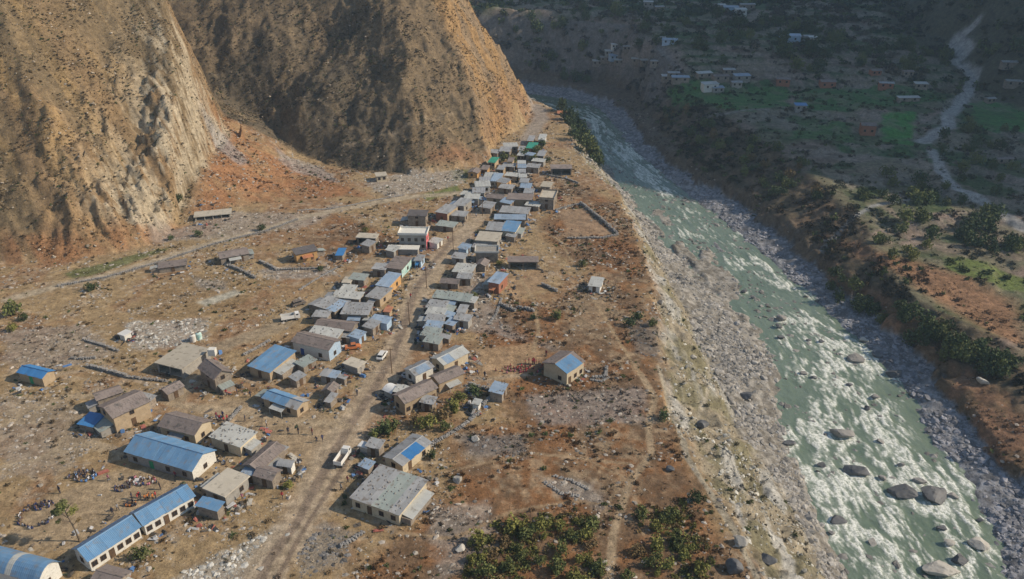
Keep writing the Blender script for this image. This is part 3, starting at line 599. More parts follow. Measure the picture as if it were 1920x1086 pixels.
M['rock'] = mat_noise('rock_material', (.22, .21, .20), (.33, .31, .28), .6, .9, .2, (.14, .13, .13), 2.2, .7)
M['paleroc'] = mat_noise('pale_rock_material', (.40, .37, .32), (.50, .47, .41), .6, .9, .2, (.25, .23, .2), 2.2, .7)
M['darkrock'] = mat_noise('dark_wet_rock_material', (.085, .085, .088), (.15, .15, .15), .6, .6, .35, (.06, .06, .065), 2.2, .7)
# shared unit meshes
q = Shape(); q.box((0, 0, .55), (.12, .06, 1.1)); q = Shape()
for c, d in (((-.5, 0, .55), (.1, .08, 1.2)), ((.5, 0, .55), (.1, .08, 1.2)), ((0, 0, 1.1), (.9, .08, .1)), ((0, 0, 0), (.9, .08, .1)), ((0, 0, .55), (.05, .06, 1.0))): q.box(c, d)
ME_WIN = q.me('window_mesh', M['wood'])
q = Shape(); q.box((0, .0, .55), (.9, .03, 1.0)); ME_PANE = q.me('pane_mesh', M['glass'])
def door_me(mat):
    q = Shape(); q.box((0, 0, .95), (.85, .05, 1.9)); q.box((-.47, 0, .98), (.09, .09, 2.0)); q.box((.47, 0, .98), (.09, .09, 2.0)); q.box((0, 0, 2.0), (1.03, .09, .09)); q.box((-.2, -.035, 1.4), (.3, .03, .6)); q.box((.2, -.035, 1.4), (.3, .03, .6)); q.box((0, -.035, .5), (.7, .03, .6))
    return q.me('door_mesh', mat)
ME_DOOR = {'wood': door_me(M['wood']), 'blue': door_me(M['bluedoor']), 'green': door_me(M['greenpaint'])}
_sheet = {}
def sheet_me(wd, ln, mat, kind='tin'):
    key = (round(wd, 2), round(ln, 1), mat)
    if key in _sheet: return _sheet[key]
    V = []; F = []; n = 5 if kind == 'tin' else 2; th = .035 if kind == 'tin' else .07
    xs_ = np.linspace(-wd/2, wd/2, 2*n+1)
    for s in (0, 1):
        for i, x in enumerate(xs_):
            zz = (.035 if i % 2 else 0) if kind == 'tin' else 0
            V.append((x, 0, zz-s*th)); V.append((x, ln, zz-s*th))
    k = len(xs_)
    for i in range(k-1):
        a = 2*i; F.append((a, a+2, a+3, a+1)); bq = 2*k+2*i; F.append((bq, bq+1, bq+3, bq+2))
        F.append((a, bq, bq+2, a+2)); F.append((a+1, a+3, bq+3, bq+1))
    F.append((0, 1, 2*k+1, 2*k)); F.append((2*k-2, 4*k-2, 4*k-1, 2*k-1))
    _sheet[key] = mesh('roof_sheet_mesh', V, F, M[mat]); return _sheet[key]
def slates_me(L, ln, mat, seed):
    r = random.Random(seed); q = Shape(); rows = max(2, int(ln/.55)); 
    for j in range(rows):
        x = -L/2; y = j*ln/rows
        while x < L/2-.1:
            w_ = min(r.uniform(.45, .85), L/2-x); q.box((x+w_/2, y+ln/rows/2+r.uniform(-.03, .03), (r.uniform(.02, .05)+.02*(j % 2))), (w_-.03, ln/rows+.10, .05), r.uniform(-.05, .05)); x += w_
    return q.me('slate_courses_mesh', M[mat])
ST_ME = [stone_mesh('roof_stone_mesh', M['paleroc'], 50+i) for i in range(3)]
def stones_on(parent, pts, name='roof_stone', s=.16):
    q = Shape()
    for p in pts:
        rr = random.Random(int(p[0]*977+p[1]*71)); me = rr.choice(ST_ME); sc = s*rr.uniform(.6, 1.4); n = len(q.v)
        q.v += [(p[0]+v.co.x*sc, p[1]+v.co.y*sc, p[2]+v.co.z*sc) for v in me.vertices]; q.f += [tuple(n+i for i in f.vertices) for f in me.polygons]; q.m += [0]*len(me.polygons)
    o = q.build(name, M['rock'], parent); tag(o, kind='stuff'); return o
HOUSE_SPOTS = []
def house(A, B, C, h, roof='gable', rm='grey', wm='stone', label='', rh=None, group='houses of the roadside village', cat='house', name='house', ridge='u', door='wood', nwin=None, verge=.3, stones=0, far=False, base=None, endmat=None, patch=None, open_front=False, pars=False, nodetail=False):
    z0 = 0; h *= .78
    for _ in range(2):
        a = np.array(atz(*A, z0+h)); b = np.array(atz(*B, z0+h)); c = np.array(atz(*C, z0+h)); ctr = (a+c)/2; z0 = hz(*ctr) if base is None else base
    u = b-a; v = c-b; L = np.hypot(*u); Wd = np.hypot(*v)
    if L >= Wd*.75: ux = u/L; n_ = np.array([-ux[1], ux[0]]); Wd = abs(v@n_)
    else: vy = v/Wd; ux = np.array([vy[1], -vy[0]]); L = abs(u@ux); n_ = vy
    L = max(L, 1.2); Wd = max(Wd, 1.2)
    if v@n_ < 0: n_ = -n_
    return house_at(ctr, L, Wd, math.atan2(ux[1], ux[0]), z0, h, roof, rm, wm, label, rh, group, cat, name, ridge, door, nwin, verge, stones, far, endmat, patch, open_front, pars, nodetail)
def house_at(ctr, L, Wd, rz, z0, h, roof='gable', rm='grey', wm='stone', label='', rh=None, group=None, cat='house', name='house', ridge='u', door='wood', nwin=None, verge=.3, stones=0, far=False, endmat=None, patch=None, open_front=False, pars=False, nodetail=False):
    o = empty(name, (ctr[0], ctr[1], z0), rz); tag(o, label, cat, group); rnd = random.Random(int(abs(ctr[0]*31+ctr[1]*17)))
    HOUSE_SPOTS.append((ctr[0], ctr[1], max(L, Wd)/2+.6, L, Wd, rz))
    if roof in ('gable', 'vault') and ridge == 'v':     # rotate so the ridge runs along local x
        o.rotation_euler.z = rz = rz+math.pi/2; L, Wd = Wd, L
    l, wd_ = L-2*verge, Wd-2*verge
    l = max(l, L*.7); wd_ = max(wd_, Wd*.7)
    if rh is None: rh = {'gable': .17*Wd, 'vault': .2*Wd, 'shed': .10*Wd, 'flat': 0}[roof]
    # walls: an open-topped ring with real thickness replaced by a closed solid under the roof
    q = Shape(); x, y = l/2, wd_/2; t = h-.06; bt = -1.3
    def roof_z(yy): return rh*(1-abs(yy)/(Wd/2))
    if roof in ('gable', 'vault'):
        e_ = roof_z(y)*.98
        prof = [(-y, t+e_*(.9)), (0, t+rh*.97), (y, t+e_*.9)] if roof == 'gable' else [(-y+2*y*i/8, t+rh*(1-((-y+2*y*i/8)/(Wd/2))**2)*.97) for i in range(9)]
    elif roof == 'shed': prof = [(-y, t+rh*(.5-y/Wd)*.0+0.0), (y, t+rh*.93)]
    else: prof = [(-y, t), (y, t)]
    pp = [(-y, bt)]+prof+[(y, bt)]; n = len(pp)
    vv = [(-x, a, b_) for a, b_ in pp]+[(x, a, b_) for a, b_ in pp]
    ff = [tuple(range(n))[::-1][::-1], tuple(n+i for i in range(n))[::-1]]
    ff = [tuple(range(n-1, -1, -1))[::-1], tuple(range(2*n-1, n-1, -1))]+[(i, i+n, (i+1) % n+n, (i+1) % n)[::-1] for i in range(n)]
    if open_front:   # open hall: posts and three walls
        w2 = Shape(); w2.box((0, y-.1, (t+bt)/2), (l, .2, t-bt)); w2.box((-x+.1, -.1, (t+bt)/2), (.2, wd_-.2, t-bt)); w2.box((x-.1, -.1, (t+bt)/2), (.2, wd_-.2, t-bt)); w2.build('wall', M[wm], o)
        for i in range(max(2, int(l/2.6)+1)):
            w3 = Shape(); w3.box((-x+.35+i*(l-.7)/max(1, int(l/2.6)), -y+.12, (t+bt)/2), (.22, .22, t-bt)); w3.build('post', M[wm], o)
        fl = Shape(); fl.box((0, 0, .02), (l-.5, wd_-.5, .16)); fl.build('floor_slab', M['concrete'], o)
    else:
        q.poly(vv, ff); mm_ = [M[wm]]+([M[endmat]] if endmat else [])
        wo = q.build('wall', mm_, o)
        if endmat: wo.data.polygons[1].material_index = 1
    # roof
    kind = 'tin'
    if rm in ('slate', 'darkslate') and roof in ('gable', 'shed'): kind = 'slate'
    def slope(y0, z0_, y1, z1, flip):
        """a roof slope from the eave (y0, z0_) up to (y1, z1)"""
        ln = math.hypot(y1-y0, z1-z0_); ang_ = math.atan2(z1-z0_, abs(y1-y0))
        if kind == 'slate' and not (patch and not flip):
            if far:
                k = link('roof_slope', sheet_me(L, ln, rm, 'flat'), o)
            else:
                k = link('roof_slope', sheet_me(L, ln, rm, 'flat'), o)
                sl_ = link('slate_courses', slates_me(L, ln, rm, rnd.random()), k); tag(sl_, kind='stuff'); sl_.location = (0, 0, .02)
            k.location = (0, y0, z0_+t+.03); k.rotation_euler = (ang_ if not flip else ang_, 0, math.pi if flip else 0); return
        ns = 1 if far else max(1, int(round(L/1.05))); sw_ = L/ns
        for i in range(ns):
            mt_ = rm
            if patch and not flip and patch[1] <= (i+.5)/ns <= patch[2]: mt_ = patch[0]
            elif patch and len(patch) > 3 and flip and patch[3] and patch[1] <= 1-(i+.5)/ns <= patch[2]: mt_ = patch[0]
            k = link('roof_sheet' if ns > 1 else 'roof_slope', sheet_me(sw_*(1.03 if ns > 1 else 1), ln, mt_), o)
            px_ = -L/2+sw_*(i+.5); px_ = -px_ if flip else px_
            k.location = (px_, y0+(rnd.uniform(-.06, .06) if ns > 1 else 0), z0_+t+.05+(.012 if i % 2 else 0)+rnd.uniform(0, .012)); k.rotation_euler = (ang_, rnd.uniform(-.012, .012) if ns > 1 else 0, math.pi if flip else 0)
    if roof == 'gable':
        slope(-Wd/2, 0, 0, rh, False); slope(Wd/2, 0, 0, rh, True)
        q = Shape(); q.tube((-L/2, 0, t+rh+.06), (L/2, 0, t+rh+.06), .13, .13, 6); q.build('ridge_cap', M[rm], o)
    elif roof == 'shed':
        slope(-Wd/2, 0, Wd/2, rh, False)
    elif roof == 'vault':
        ns = max(1, int(round(L/1.05))); sw_ = L/ns; K = 8
        base_ = {}
        for i in range(ns):
            mt_ = patch[0] if patch and patch[1] <= (i+.5)/ns <= patch[2] else rm
            if mt_ not in base_:
                V = []; F = []
                for j in range(K+1):
                    yy = -Wd/2+Wd*j/K; zz = rh*(1-(yy/(Wd/2))**2)
                    for s in range(7): V.append((-sw_*.51+sw_*1.02*s/6, yy, zz+(.03 if s % 2 else 0)))
                nn = len(V); V += [(a, b_, c_-.05) for a, b_, c_ in V]
                for j in range(K):
                    for s in range(6):
                        a = j*7+s; F.append((a, a+1, a+8, a+7)); F.append((nn+a, nn+a+7, nn+a+8, nn+a+1))
                for s in range(6): F.append((s, nn+s, nn+s+1, s+1)); a = K*7+s; F.append((a, a+1, nn+a+1, nn+a))
                for j in range(K):
                    a = j*7; F.append((a, a+7, nn+a+7, nn+a)); a += 6; F.append((a, nn+a, nn+a+7, a+7))
                base_[mt_] = mesh('vault_sheet_mesh', V, F, M[mt_])
            k = link('roof_sheet', base_[mt_], o); k.location = (-L/2+sw_*(i+.5), 0, t+.05+(.012 if i % 2 else 0))
    else:
        q = Shape(); q.box((0, 0, t+.10), (L, Wd, .2)); q.build('roof_slab', M[rm], o)
        if pars:
            q = Shape()
            for c_, d_ in (((0, -Wd/2+.08, t+.42), (L, .14, .45)), ((0, Wd/2-.08, t+.42), (L, .14, .45)), ((-L/2+.08, 0, t+.42), (.14, Wd-.3, .45)), ((L/2-.08, 0, t+.42), (.14, Wd-.3, .45))): q.box(c_, d_)
            q.build('parapet', M['whitewash' if endmat == 'pinkred' else (endmat or wm)], o)
    if stones:
        P = []
        for i in range(stones):
            xx = rnd.uniform(-L/2+.2, L/2-.2); yy = rnd.uniform(-Wd/2+.2, Wd/2-.2)
            zz = {'gable': rh*(1-abs(yy)/(Wd/2)), 'vault': rh*(1-(yy/(Wd/2))**2), 'shed': rh*(yy/Wd+.5), 'flat': .2}[roof]
            P.append((xx, yy, t+.12+zz))
        stones_on(o, P)
    if nodetail or open_front: return o
    if not far and group == 'houses of the roadside village' and rnd.random() < .6:   # lean-to shed built against one wall
        sx = rnd.choice((-1, 1)); lw = rnd.uniform(1.4, 2.4); ll = wd_*rnd.uniform(.45, .85); lh = min(h-.35, rnd.uniform(1.2, 1.6)); q = Shape()
        q.box((sx*(x+lw/2+.02), rnd.uniform(-.1, .1)*wd_, lh/2-.4), (lw, ll, lh+.8)); lo_ = q.build('lean_to', M[rnd.choice(['stone', 'greyplaster', 'stone'])], o)
        rs = link('roof_sheet', sheet_me(ll+.4, lw+.4, rnd.choice(['grey', 'palegrey', 'paleblue', 'greengrey'])), lo_)
        rs.location = (sx*(x+lw+.25), 0, lh+.05); rs.rotation_euler = (math.radians(9), 0, math.pi/2 if sx > 0 else -math.pi/2)
    if not far and h > 1.9 and rnd.random() < .4 and group == 'houses of the roadside village':   # cloth or tin awning over the front
        q = Shape(); aw = min(l*.5, 3.2); q.poly([(-aw/2, -y-.02, 1.72), (aw/2, -y-.02, 1.72), (aw/2, -y-1.5, 1.42), (-aw/2, -y-1.5, 1.42), (-aw/2, -y-.02, 1.68), (aw/2, -y-.02, 1.68), (aw/2, -y-1.5, 1.38), (-aw/2, -y-1.5, 1.38)], [(3, 2, 1, 0), (4, 5, 6, 7), (0, 4, 7, 3), (1, 2, 6, 5), (2, 3, 7, 6)])
        for s in (-1, 1): q.tube((s*aw*.46, -y-1.42, -.3), (s*aw*.46, -y-1.42, 1.40), .05, .05, 5)
        q.build('awning', M[rnd.choice(['palegrey', 'grey', 'deepblue', 'paleblue', 'orange'])], o)
    # openings
    def opening(me, nm, x_, y_, z_, rot, pane=True):
        k = link(nm, me, o); k.location = (x_, y_, z_); k.rotation_euler = (0, 0, rot); k.scale = (.82, .82, .82)
        if nm == 'window': p = link('pane', ME_PANE, k)
        return k
    if far:
        for i in range(2):
            opening(ME_WIN, 'window', -x+l*(i+.5)/2, -y-.03, h*.35, 0)
        return o
    storeys = [0] if h < 3.2 else [0, 1.95]
    for zf in storeys:
        n = nwin if nwin is not None else max(1, int(l/3.6)); dk = rnd.randrange(n) if n else 0
        for side, rot in ((-1, 0), (1, math.pi)):
            for i in range(n):
                xx = -x+l*(i+.5)/n
                if i == dk and zf == 0: opening(ME_DOOR[door], 'door', xx, side*(y+.03), 0, rot)
                elif t-zf > 1.4: opening(ME_WIN, 'window', xx, side*(y+.03), zf+.62, rot)
        if wd_ > 3 and t-zf > 1.4:
            for sx, rot in ((1, math.pi/2), (-1, -math.pi/2)):
                opening(ME_WIN, 'window', sx*(x+.03), rnd.uniform(-.2, .2)*wd_, zf+.62, rot)
    return o
# ------------------------------------------------------------ the village, house by house
V_ = 'houses of the roadside village'
H = house
s1 = H((234,848),(363,886),(404,843),3.0,'gable','blue','greyplaster','long blue tin roofed school block with a green skirted white gable beside the sandy yard',rh=1.5,cat='school building',name='school_building',group='school buildings round the yard',door='green',endmat='whitewash')  # eave shade put into the grey of the long walls; gable keeps its white
q = Shape(); 
s2 = H((166,1053),(268,987),(233,967),2.9,'gable','blue','whitewash','near half of the long narrow white walled school wing with blue roof',rh=1.2,cat='school building',name='school_building',group='school buildings round the yard',ridge='u',nwin=6)
s3 = H((272,985),(371,928),(336,910),2.9,'gable','blue','whitewash','far half of the long narrow white walled school wing with a white verge',rh=1.2,cat='school building',name='school_building',group='school buildings round the yard',nwin=6)
s4 = H((-47,1062),(70,1094),(117,1054),3.2,'vault','blue','whitewash','school hall with a curved blue roof at the bottom left corner of the frame',rh=1.5,cat='school building',name='school_building',group='school buildings round the yard',patch=('palegrey',.44,.50))
H((185,1098),(236,1112),(228,1066),2.8,'gable','slate','stone','slate roofed hut cut by the bottom edge beside the school wing',stones=0)
H((27,698),(76,710),(107,695),2.7,'gable','deepblue','tan','lone bright blue roofed house with a green door at the far left of the plain',rh=.7,door='green')
H((214,784),(286,751),(250,732),4.6,'gable','slate','tan','two storey stone house with long parallel slate roofs behind the school block',rh=1.0,endmat=None)
H((181,752),(232,735),(222,722),3.6,'gable','slate','stone','lower slate roofed wing behind the two storey slate house',rh=.6)
H((150,797),(181,803),(192,779),2.0,'shed','deepblue','stone','small blue tarpaulin shed in shadow beside the two storey slate house',nodetail=True,cat='shed',name='shed')
H((291,798),(361,816),(402,789),3.2,'gable','slate','cream','wide slate roofed house with a cream gable just behind the blue school block',rh=1.1)
H((391,819),(451,840),(483,812),3.0,'shed','palegrey','cream','cream walled house with a pale tin roof weighted by stones east of the school block',rh=.3,stones=45)
H((369,689),(400,712),(437,698),4.4,'gable','slate','stone','tall stone house with two slate slopes standing alone on the sandy open ground',rh=1.3)
H((281,679),(333,692),(404,657),3.0,'flat','concrete','greyplaster','unfinished house with a broad bare concrete slab roof and open front',open_front=True,cat='unfinished house')
H((463,686),(505,700),(557,664),2.8,'shed','blue','tan','tan walled house with a large split level light blue roof',rh=.8)
H((546,641),(618,658),(640,637),3.8,'gable','slate','whitewash','slate roofed shop house with white end wall and a blue door',rh=.9,door='blue',endmat='bluewash')
H((572,628),(629,637),(648,622),3.2,'shed','palegrey','stone','pale tin roofed house behind the slate shop house with the blue door',rh=.5,stones=15)
H((590,614),(662,622),(671,604),3.0,'gable','slate','stone','slate roofed house in the row just beyond the pale tin roof',rh=.7)
H((642,682),(671,692),(687,679),2.3,'flat','concrete','greyplaster','low shed with a pale concrete roof west of the dirt road',nodetail=True,cat='shed',name='shed')
H((593,703),(625,709),(645,699),2.2,'shed','grey','greyplaster','small grey roofed shed between the light blue roof and the road',rh=.3,cat='shed',name='shed',patch=('paleblue',.6,1))
H((488,746),(555,769),(582,751),2.7,'gable','blue','tan','house with blue tin at left and grey tin at right beside the rubble heaps',rh=.7,patch=('grey',.68,1.0,True))
H((607,752),(619,757),(634,741),2.0,'shed','grey','stone','small grey roofed hut beside the dirt road west edge',nodetail=True,cat='shed',name='shed')
H((485,885),(536,840),(505,829),3.0,'gable','slate','stone','slate roofed house south of the stone weighted tin roof with its gable to the yard',rh=.8)
H((514,873),(544,877),(559,864),2.3,'vault','grey','greyplaster','small hut with a rounded grey roof and one white wall',cat='shed',name='shed',endmat='whitewash')
H((380,917),(423,934),(468,893),2.9,'flat','concrete','greyplaster','house with a plain pale concrete slab roof at the end of the school wing')
H((366,949),(409,960),(421,942),2.8,'shed','blue','stone','stone hut under a blue tarpaulin roof at the end of the school wing',nodetail=True,cat='shed',name='shed')
H((659,935),(754,969),(799,901),3.0,'shed','grey','cream','large warehouse with a patched grey tin roof east of the dirt road',rh=-.5 if 0 else .3,cat='warehouse',name='warehouse',stones=60,patch=('greengrey',.5,.75),nwin=4)
H((715,858),(757,873),(813,828),2.7,'gable','grey','cream','long grey roof with one blue tin panel just north of the warehouse',rh=.5,ridge='v',patch=('deepblue',.25,.75))
H((671,837),(690,842),(697,832),2.1,'flat','white','greyplaster','tiny kiosk with a bright white roof beside the parked truck',nodetail=True,cat='kiosk',name='kiosk')
H((669,873),(690,881),(706,868),1.8,'shed','paleblue','stone','low patched shack between the white kiosk and the warehouse',nodetail=True,cat='shed',name='shed',stones=8)
H((758,758),(822,727),(798,711),3.6,'gable','slate','tan','long slate roofed house with a columned tan front east of the road',rh=.9,nwin=5)
H((824,720),(874,699),(852,686),3.2,'gable','slate','tan','shorter slate roofed house joined behind the columned house',rh=.7,door='blue')
H((778,706),(815,688),(793,674),2.9,'gable','grey','whitewash','grey roofed house with a white gable near the road',rh=.6,patch=('paleblue',.3,.8))
H((832,686),(881,661),(855,647),3.0,'gable','palegrey','cream','pale tin roofed cream house above the road row of three',rh=.7,patch=('paleblue',.1,.4))
H((716,731),(734,739),(753,726),2.0,'vault','white','greyplaster','small shed with a rounded white roof at the road edge',nodetail=True,cat='shed',name='shed')
H((1060,704),(1095,680),(1055,655),3.9,'gable','slate','cream','lone school house with half blue half brown roof above the river terrace',rh=1.1,cat='school building',name='school_house',group=None,patch=('blue',0,.88),nwin=3,endmat=None)
H((1101,537),(1127,538),(1134,521),2.3,'shed','palegrey','whitewash','lone small hut with pale roof in the scrub near the river terrace edge',rh=.2,cat='hut',name='hut')
H((949,492),(1008,492),(1012,481),3.1,'flat','slate','stone','open fronted shelter with a flat pinkish brown roof in the scrub east of the village',open_front=True,cat='shelter',name='shelter')
H((887,475),(933,475),(939,463),3.8,'flat','greyplaster','stone','two storey grey house with a white parapet east of the road',cat='house',pars=True,endmat='whitewash')
H((886,451),(930,454),(946,437),3.4,'flat','concrete','greyplaster','concrete house just behind the white parapet house')
H((911,530),(938,531),(956,513),3.7,'shed','paleblue','brick','red brick house with small pale blue roof facing a bare yard',rh=.3)
H((844,509),(882,513),(897,498),2.6,'shed','palegrey','stone','low house with a pale roof at the junction south of the white parapet house',rh=.3,stones=12)
H((803,557),(873,566),(894,555),2.6,'shed','greengrey','stone','long low house with a pale grey roof at the head of the roadside row',rh=.4,stones=25)
for i, (A, B, C, rm, lb) in enumerate([((795,576),(832,580),(845,566),'grey','first grey roof of the roadside row south of the long low house'),((793,589),(829,593),(842,580),'palegrey','second roof of the roadside row, pale and patched'),((792,602),(828,606),(839,593),'grey','third roof of the roadside row, dull grey'),((791,615),(824,619),(835,605),'paleblue','pale blue roof low in the roadside row'),((786,628),(820,633),(832,618),'greengrey','last and southernmost roof of the roadside row, greenish grey')]):
    H(A, B, C, 2.7-.1*(i % 2), 'shed', rm, 'stone' if i % 2 else 'greyplaster', lb, rh=.25, stones=8)
H((835,608),(853,613),(859,600),2.1,'shed','paleblue','stone','little bluish shed behind the roadside row',nodetail=True,cat='shed',name='shed')
H((855,585),(872,588),(880,575),2.1,'shed','grey','stone','little grey shed behind the middle of the roadside row',nodetail=True,cat='shed',name='shed')
H((557,478),(600,469),(586,462),3.1,'shed','darkslate','orangemud','orange mud walled house with two dark windows alone on the upper plain',rh=.5,nwin=2)
H((417,485),(473,475),(457,465),2.6,'gable','slate','stone','long low slate roofed house on the upper plain below the hillside road',rh=.5)
H((302,503),(357,496),(345,488),2.0,'shed','slate','stone','very low slate roofed byre west of the long low slate house',rh=.3,cat='byre',name='byre')
H((367,406),(438,399),(430,390),1.6,'flat','concrete','concrete','long narrow concrete shelter at the foot of the hillside',cat='shelter',name='shelter',open_front=True)
H((628,479),(643,480),(650,468),2.0,'shed','deepblue','stone','small blue shed on the upper plain beyond the orange walled house',nodetail=True,cat='shed',name='shed')
H((664,446),(703,448),(714,439),2.8,'flat','concrete','stone','low unfinished house with pale flat top west of the red and white house',open_front=True,cat='unfinished house')
H((727,440),(782,441),(823,429),5.8,'flat','whitewash','greyplaster','two storey white house with a red painted street front',pars=True,endmat='pinkred',nwin=4)
H((722,468),(782,469),(790,461),2.2,'flat','whitewash','greyplaster','white ledge roof low against the red fronted house',nodetail=True,cat='shed',name='shed')
H((760,405),(797,406),(806,396),4.4,'shed','darkslate','stone','dark two storey stone house north of the red fronted house',rh=.3)
H((812,399),(842,400),(863,386),3.8,'shed','grey','brick','grey roofed house with reddish wall north of the dark stone house',rh=.3,endmat='tan')
H((846,385),(872,386),(888,374),3.2,'shed','grey','greyplaster','grey roofed house facing the road north of the reddish wall house',rh=.3)
H((863,372),(892,373),(908,362),3.0,'shed','palegrey','greyplaster','pale grey roofed house at the bend of the north street',rh=.2)
H((701,536),(730,538),(755,514),3.2,'shed','paleblue','orangemud','steel blue roofed house with an orange side wall on the road',rh=.3)
H((682,557),(714,561),(739,541),2.8,'shed','grey','tan','dull grey roofed house just south of the steel blue roof',rh=.3,stones=10)
H((632,589),(686,591),(706,570),3.0,'shed','grey','stone','broad grey tin roof in the middle of the west row',rh=.3,stones=25)
H((591,574),(632,587),(651,567),2.8,'shed','grey','stone','broad roof with a faded blue patch in the west row',rh=.3,patch=('paleblue',.55,.95),stones=18)
H((619,557),(674,562),(685,549),2.6,'shed','palegrey','stone','pale patched roof behind the broad grey tin roofs',rh=.2,stones=18)
H((723,500),(752,508),(772,487),3.2,'shed','slate','stone','pinkish slate roofed house with a teal shop front on the road',rh=.3,endmat='tealwash')
H((775,489),(790,491),(798,479),2.6,'flat','grey','bluewash','narrow blue walled shop on the road beside the teal shop front',cat='shop',name='shop',nwin=1)
H((693,602),(728,608),(735,596),2.5,'shed','paleblue','bluewash','pale blue walled shop with awning on the west side of the road',cat='shop',name='shop')
H((718,585),(731,587),(737,577),2.2,'flat','orange','tan','tiny orange roofed stall on the west side of the road',nodetail=True,cat='stall',name='stall')
H((640,530),(656,533),(664,521),2.4,'flat','concrete','greyplaster','small roofless looking pale shed on the sandy side road',nodetail=True,cat='shed',name='shed')
H((223,628),(236,632),(245,621),1.8,'flat','white','whitewash','small white hut on the rubbly west plain',cat='hut',name='hut',nodetail=True)
H((883,758),(898,761),(905,750),1.8,'flat','palegrey','whitewash','small whitish hut in the gardens east of the columned house',cat='hut',name='hut',nodetail=True)
H((937,434),(968,434),(979,417),3.0,'shed','blue','cream','bright blue roofed house east of the road in the middle of the village',rh=.5)
H((906,431),(937,433),(950,419),2.9,'shed','grey','stone','grey roofed house joined to the west of the bright blue roof',rh=.3)
H((923,411),(983,412),(989,403),2.8,'shed','paleblue','stone','long pale bluish roof behind the bright blue roof',rh=.2)
H((935,398),(990,402),(996,390),2.8,'shed','grey','stone','long dull roof two rows behind the bright blue roof',rh=.2)
H((949,374),(998,376),(1001,364),3.0,'flat','slate','tan','flat brownish roofed block on the east side of the street',)
H((1010,372),(1039,376),(1046,360),4.4,'flat','concrete','stone','square stone block house at the village east edge',pars=True)
H((1030,317),(1071,317),(1074,309),3.2,'flat','slate','stone','wide flat roofed shelter with shaded front near the river cliff',open_front=True,cat='shelter',name='shelter')
NORTH = [((884,351),(914,350),(925,340),'palegrey','whitewash','pale banded roof low in the north cluster'),((893,341),(918,341),(928,333),'grey','stone','grey roof just behind the pale banded roof of the north cluster'),
((918,340),(937,340),(945,326),'paleblue','greyplaster','faded blue roof in the middle of the north cluster'),((880,362),(905,362),(915,353),'grey','greyplaster','grey roof at the southern start of the north cluster'),
((905,332),(930,333),(936,325),'palegrey','stone','pale roof behind the faded blue roof of the north cluster'),((973,352),(995,353),(999,345),'paleblue','stone','nearest roof of the east street row in the north cluster'),
((972,342),(990,343),(994,336),'grey','stone','second roof of the east street row in the north cluster'),((970,333),(986,333),(990,327),'palegrey','stone','third roof of the east street row in the north cluster'),
((969,324),(984,324),(988,318),'grey','greyplaster','fourth roof of the east street row in the north cluster'),((968,315),(985,315),(989,309),'paleblue','stone','fifth roof of the east street row in the north cluster'),
((980,362),(1000,363),(1004,355),'grey','stone','grey roof on the east street below the row of the north cluster'),((968,307),(984,307),(988,302),'palegrey','greyplaster','farthest roof of the east street row in the north cluster'),
((900,318),(915,318),(920,311),'slate','orangemud','slate roofed house with orange wall in the north cluster'),((912,306),(930,304),(938,295),'green','tan','bright green roofed house in the north cluster'),
((985,278),(1004,279),(1010,269),'green','tan','dark green roofed house at the far end of the village'),((933,284),(955,285),(962,277),'grey','stone','grey roof at the hill foot of the north cluster'),
((940,276),(968,275),(974,268),'palegrey','stone','pale roof at the far north west corner of the village'),((968,292),(984,292),(990,284),'palegrey','stone','pale roof beside the street below the dark green roof'),
((970,282),(982,282),(986,275),'grey','orangemud','small orange walled house left of the dark green roof'),((988,264),(1000,265),(1004,256),'grey','orangemud','farthest orange walled house at the end of the street'),
((1008,262),(1022,263),(1026,253),'palegrey','whitewash','pale house at the far north east corner of the village'),((1005,292),(1020,293),(1026,284),'grey','stone','grey roof east of the street near the river cliff'),
((930,318),(945,318),(950,311),'grey','tan','grey roof against the bright green roofed house'),((950,303),(962,303),(966,296),'slate','tan','brown roofed house west of the street below the dark green roof'),
((1012,350),(1032,352),(1038,342),'concrete','stone','pale flat roofed house beyond the square stone block'),((700,332),(722,330),(728,322),'concrete','cream','lone cream hut at the foot of the dark hill')]
for A, B, C, rm, wm_, lb in NORTH:
    H(A, B, C, random.choice([2.7, 3.0, 3.4]), 'flat' if rm in ('concrete',) else 'shed', rm, wm_, lb, rh=.3, far=True)
H((1043,212),(1061,212),(1064,207),2.6,'shed','orange','stone','orange roofed roadhouse beyond the hill spur above the river',far=True,rh=.2)
H((1066,213),(1085,212),(1088,207),2.6,'shed','deepblue','whitewash','blue roofed roadhouse beside the orange one beyond the hill spur',far=True,rh=.2)

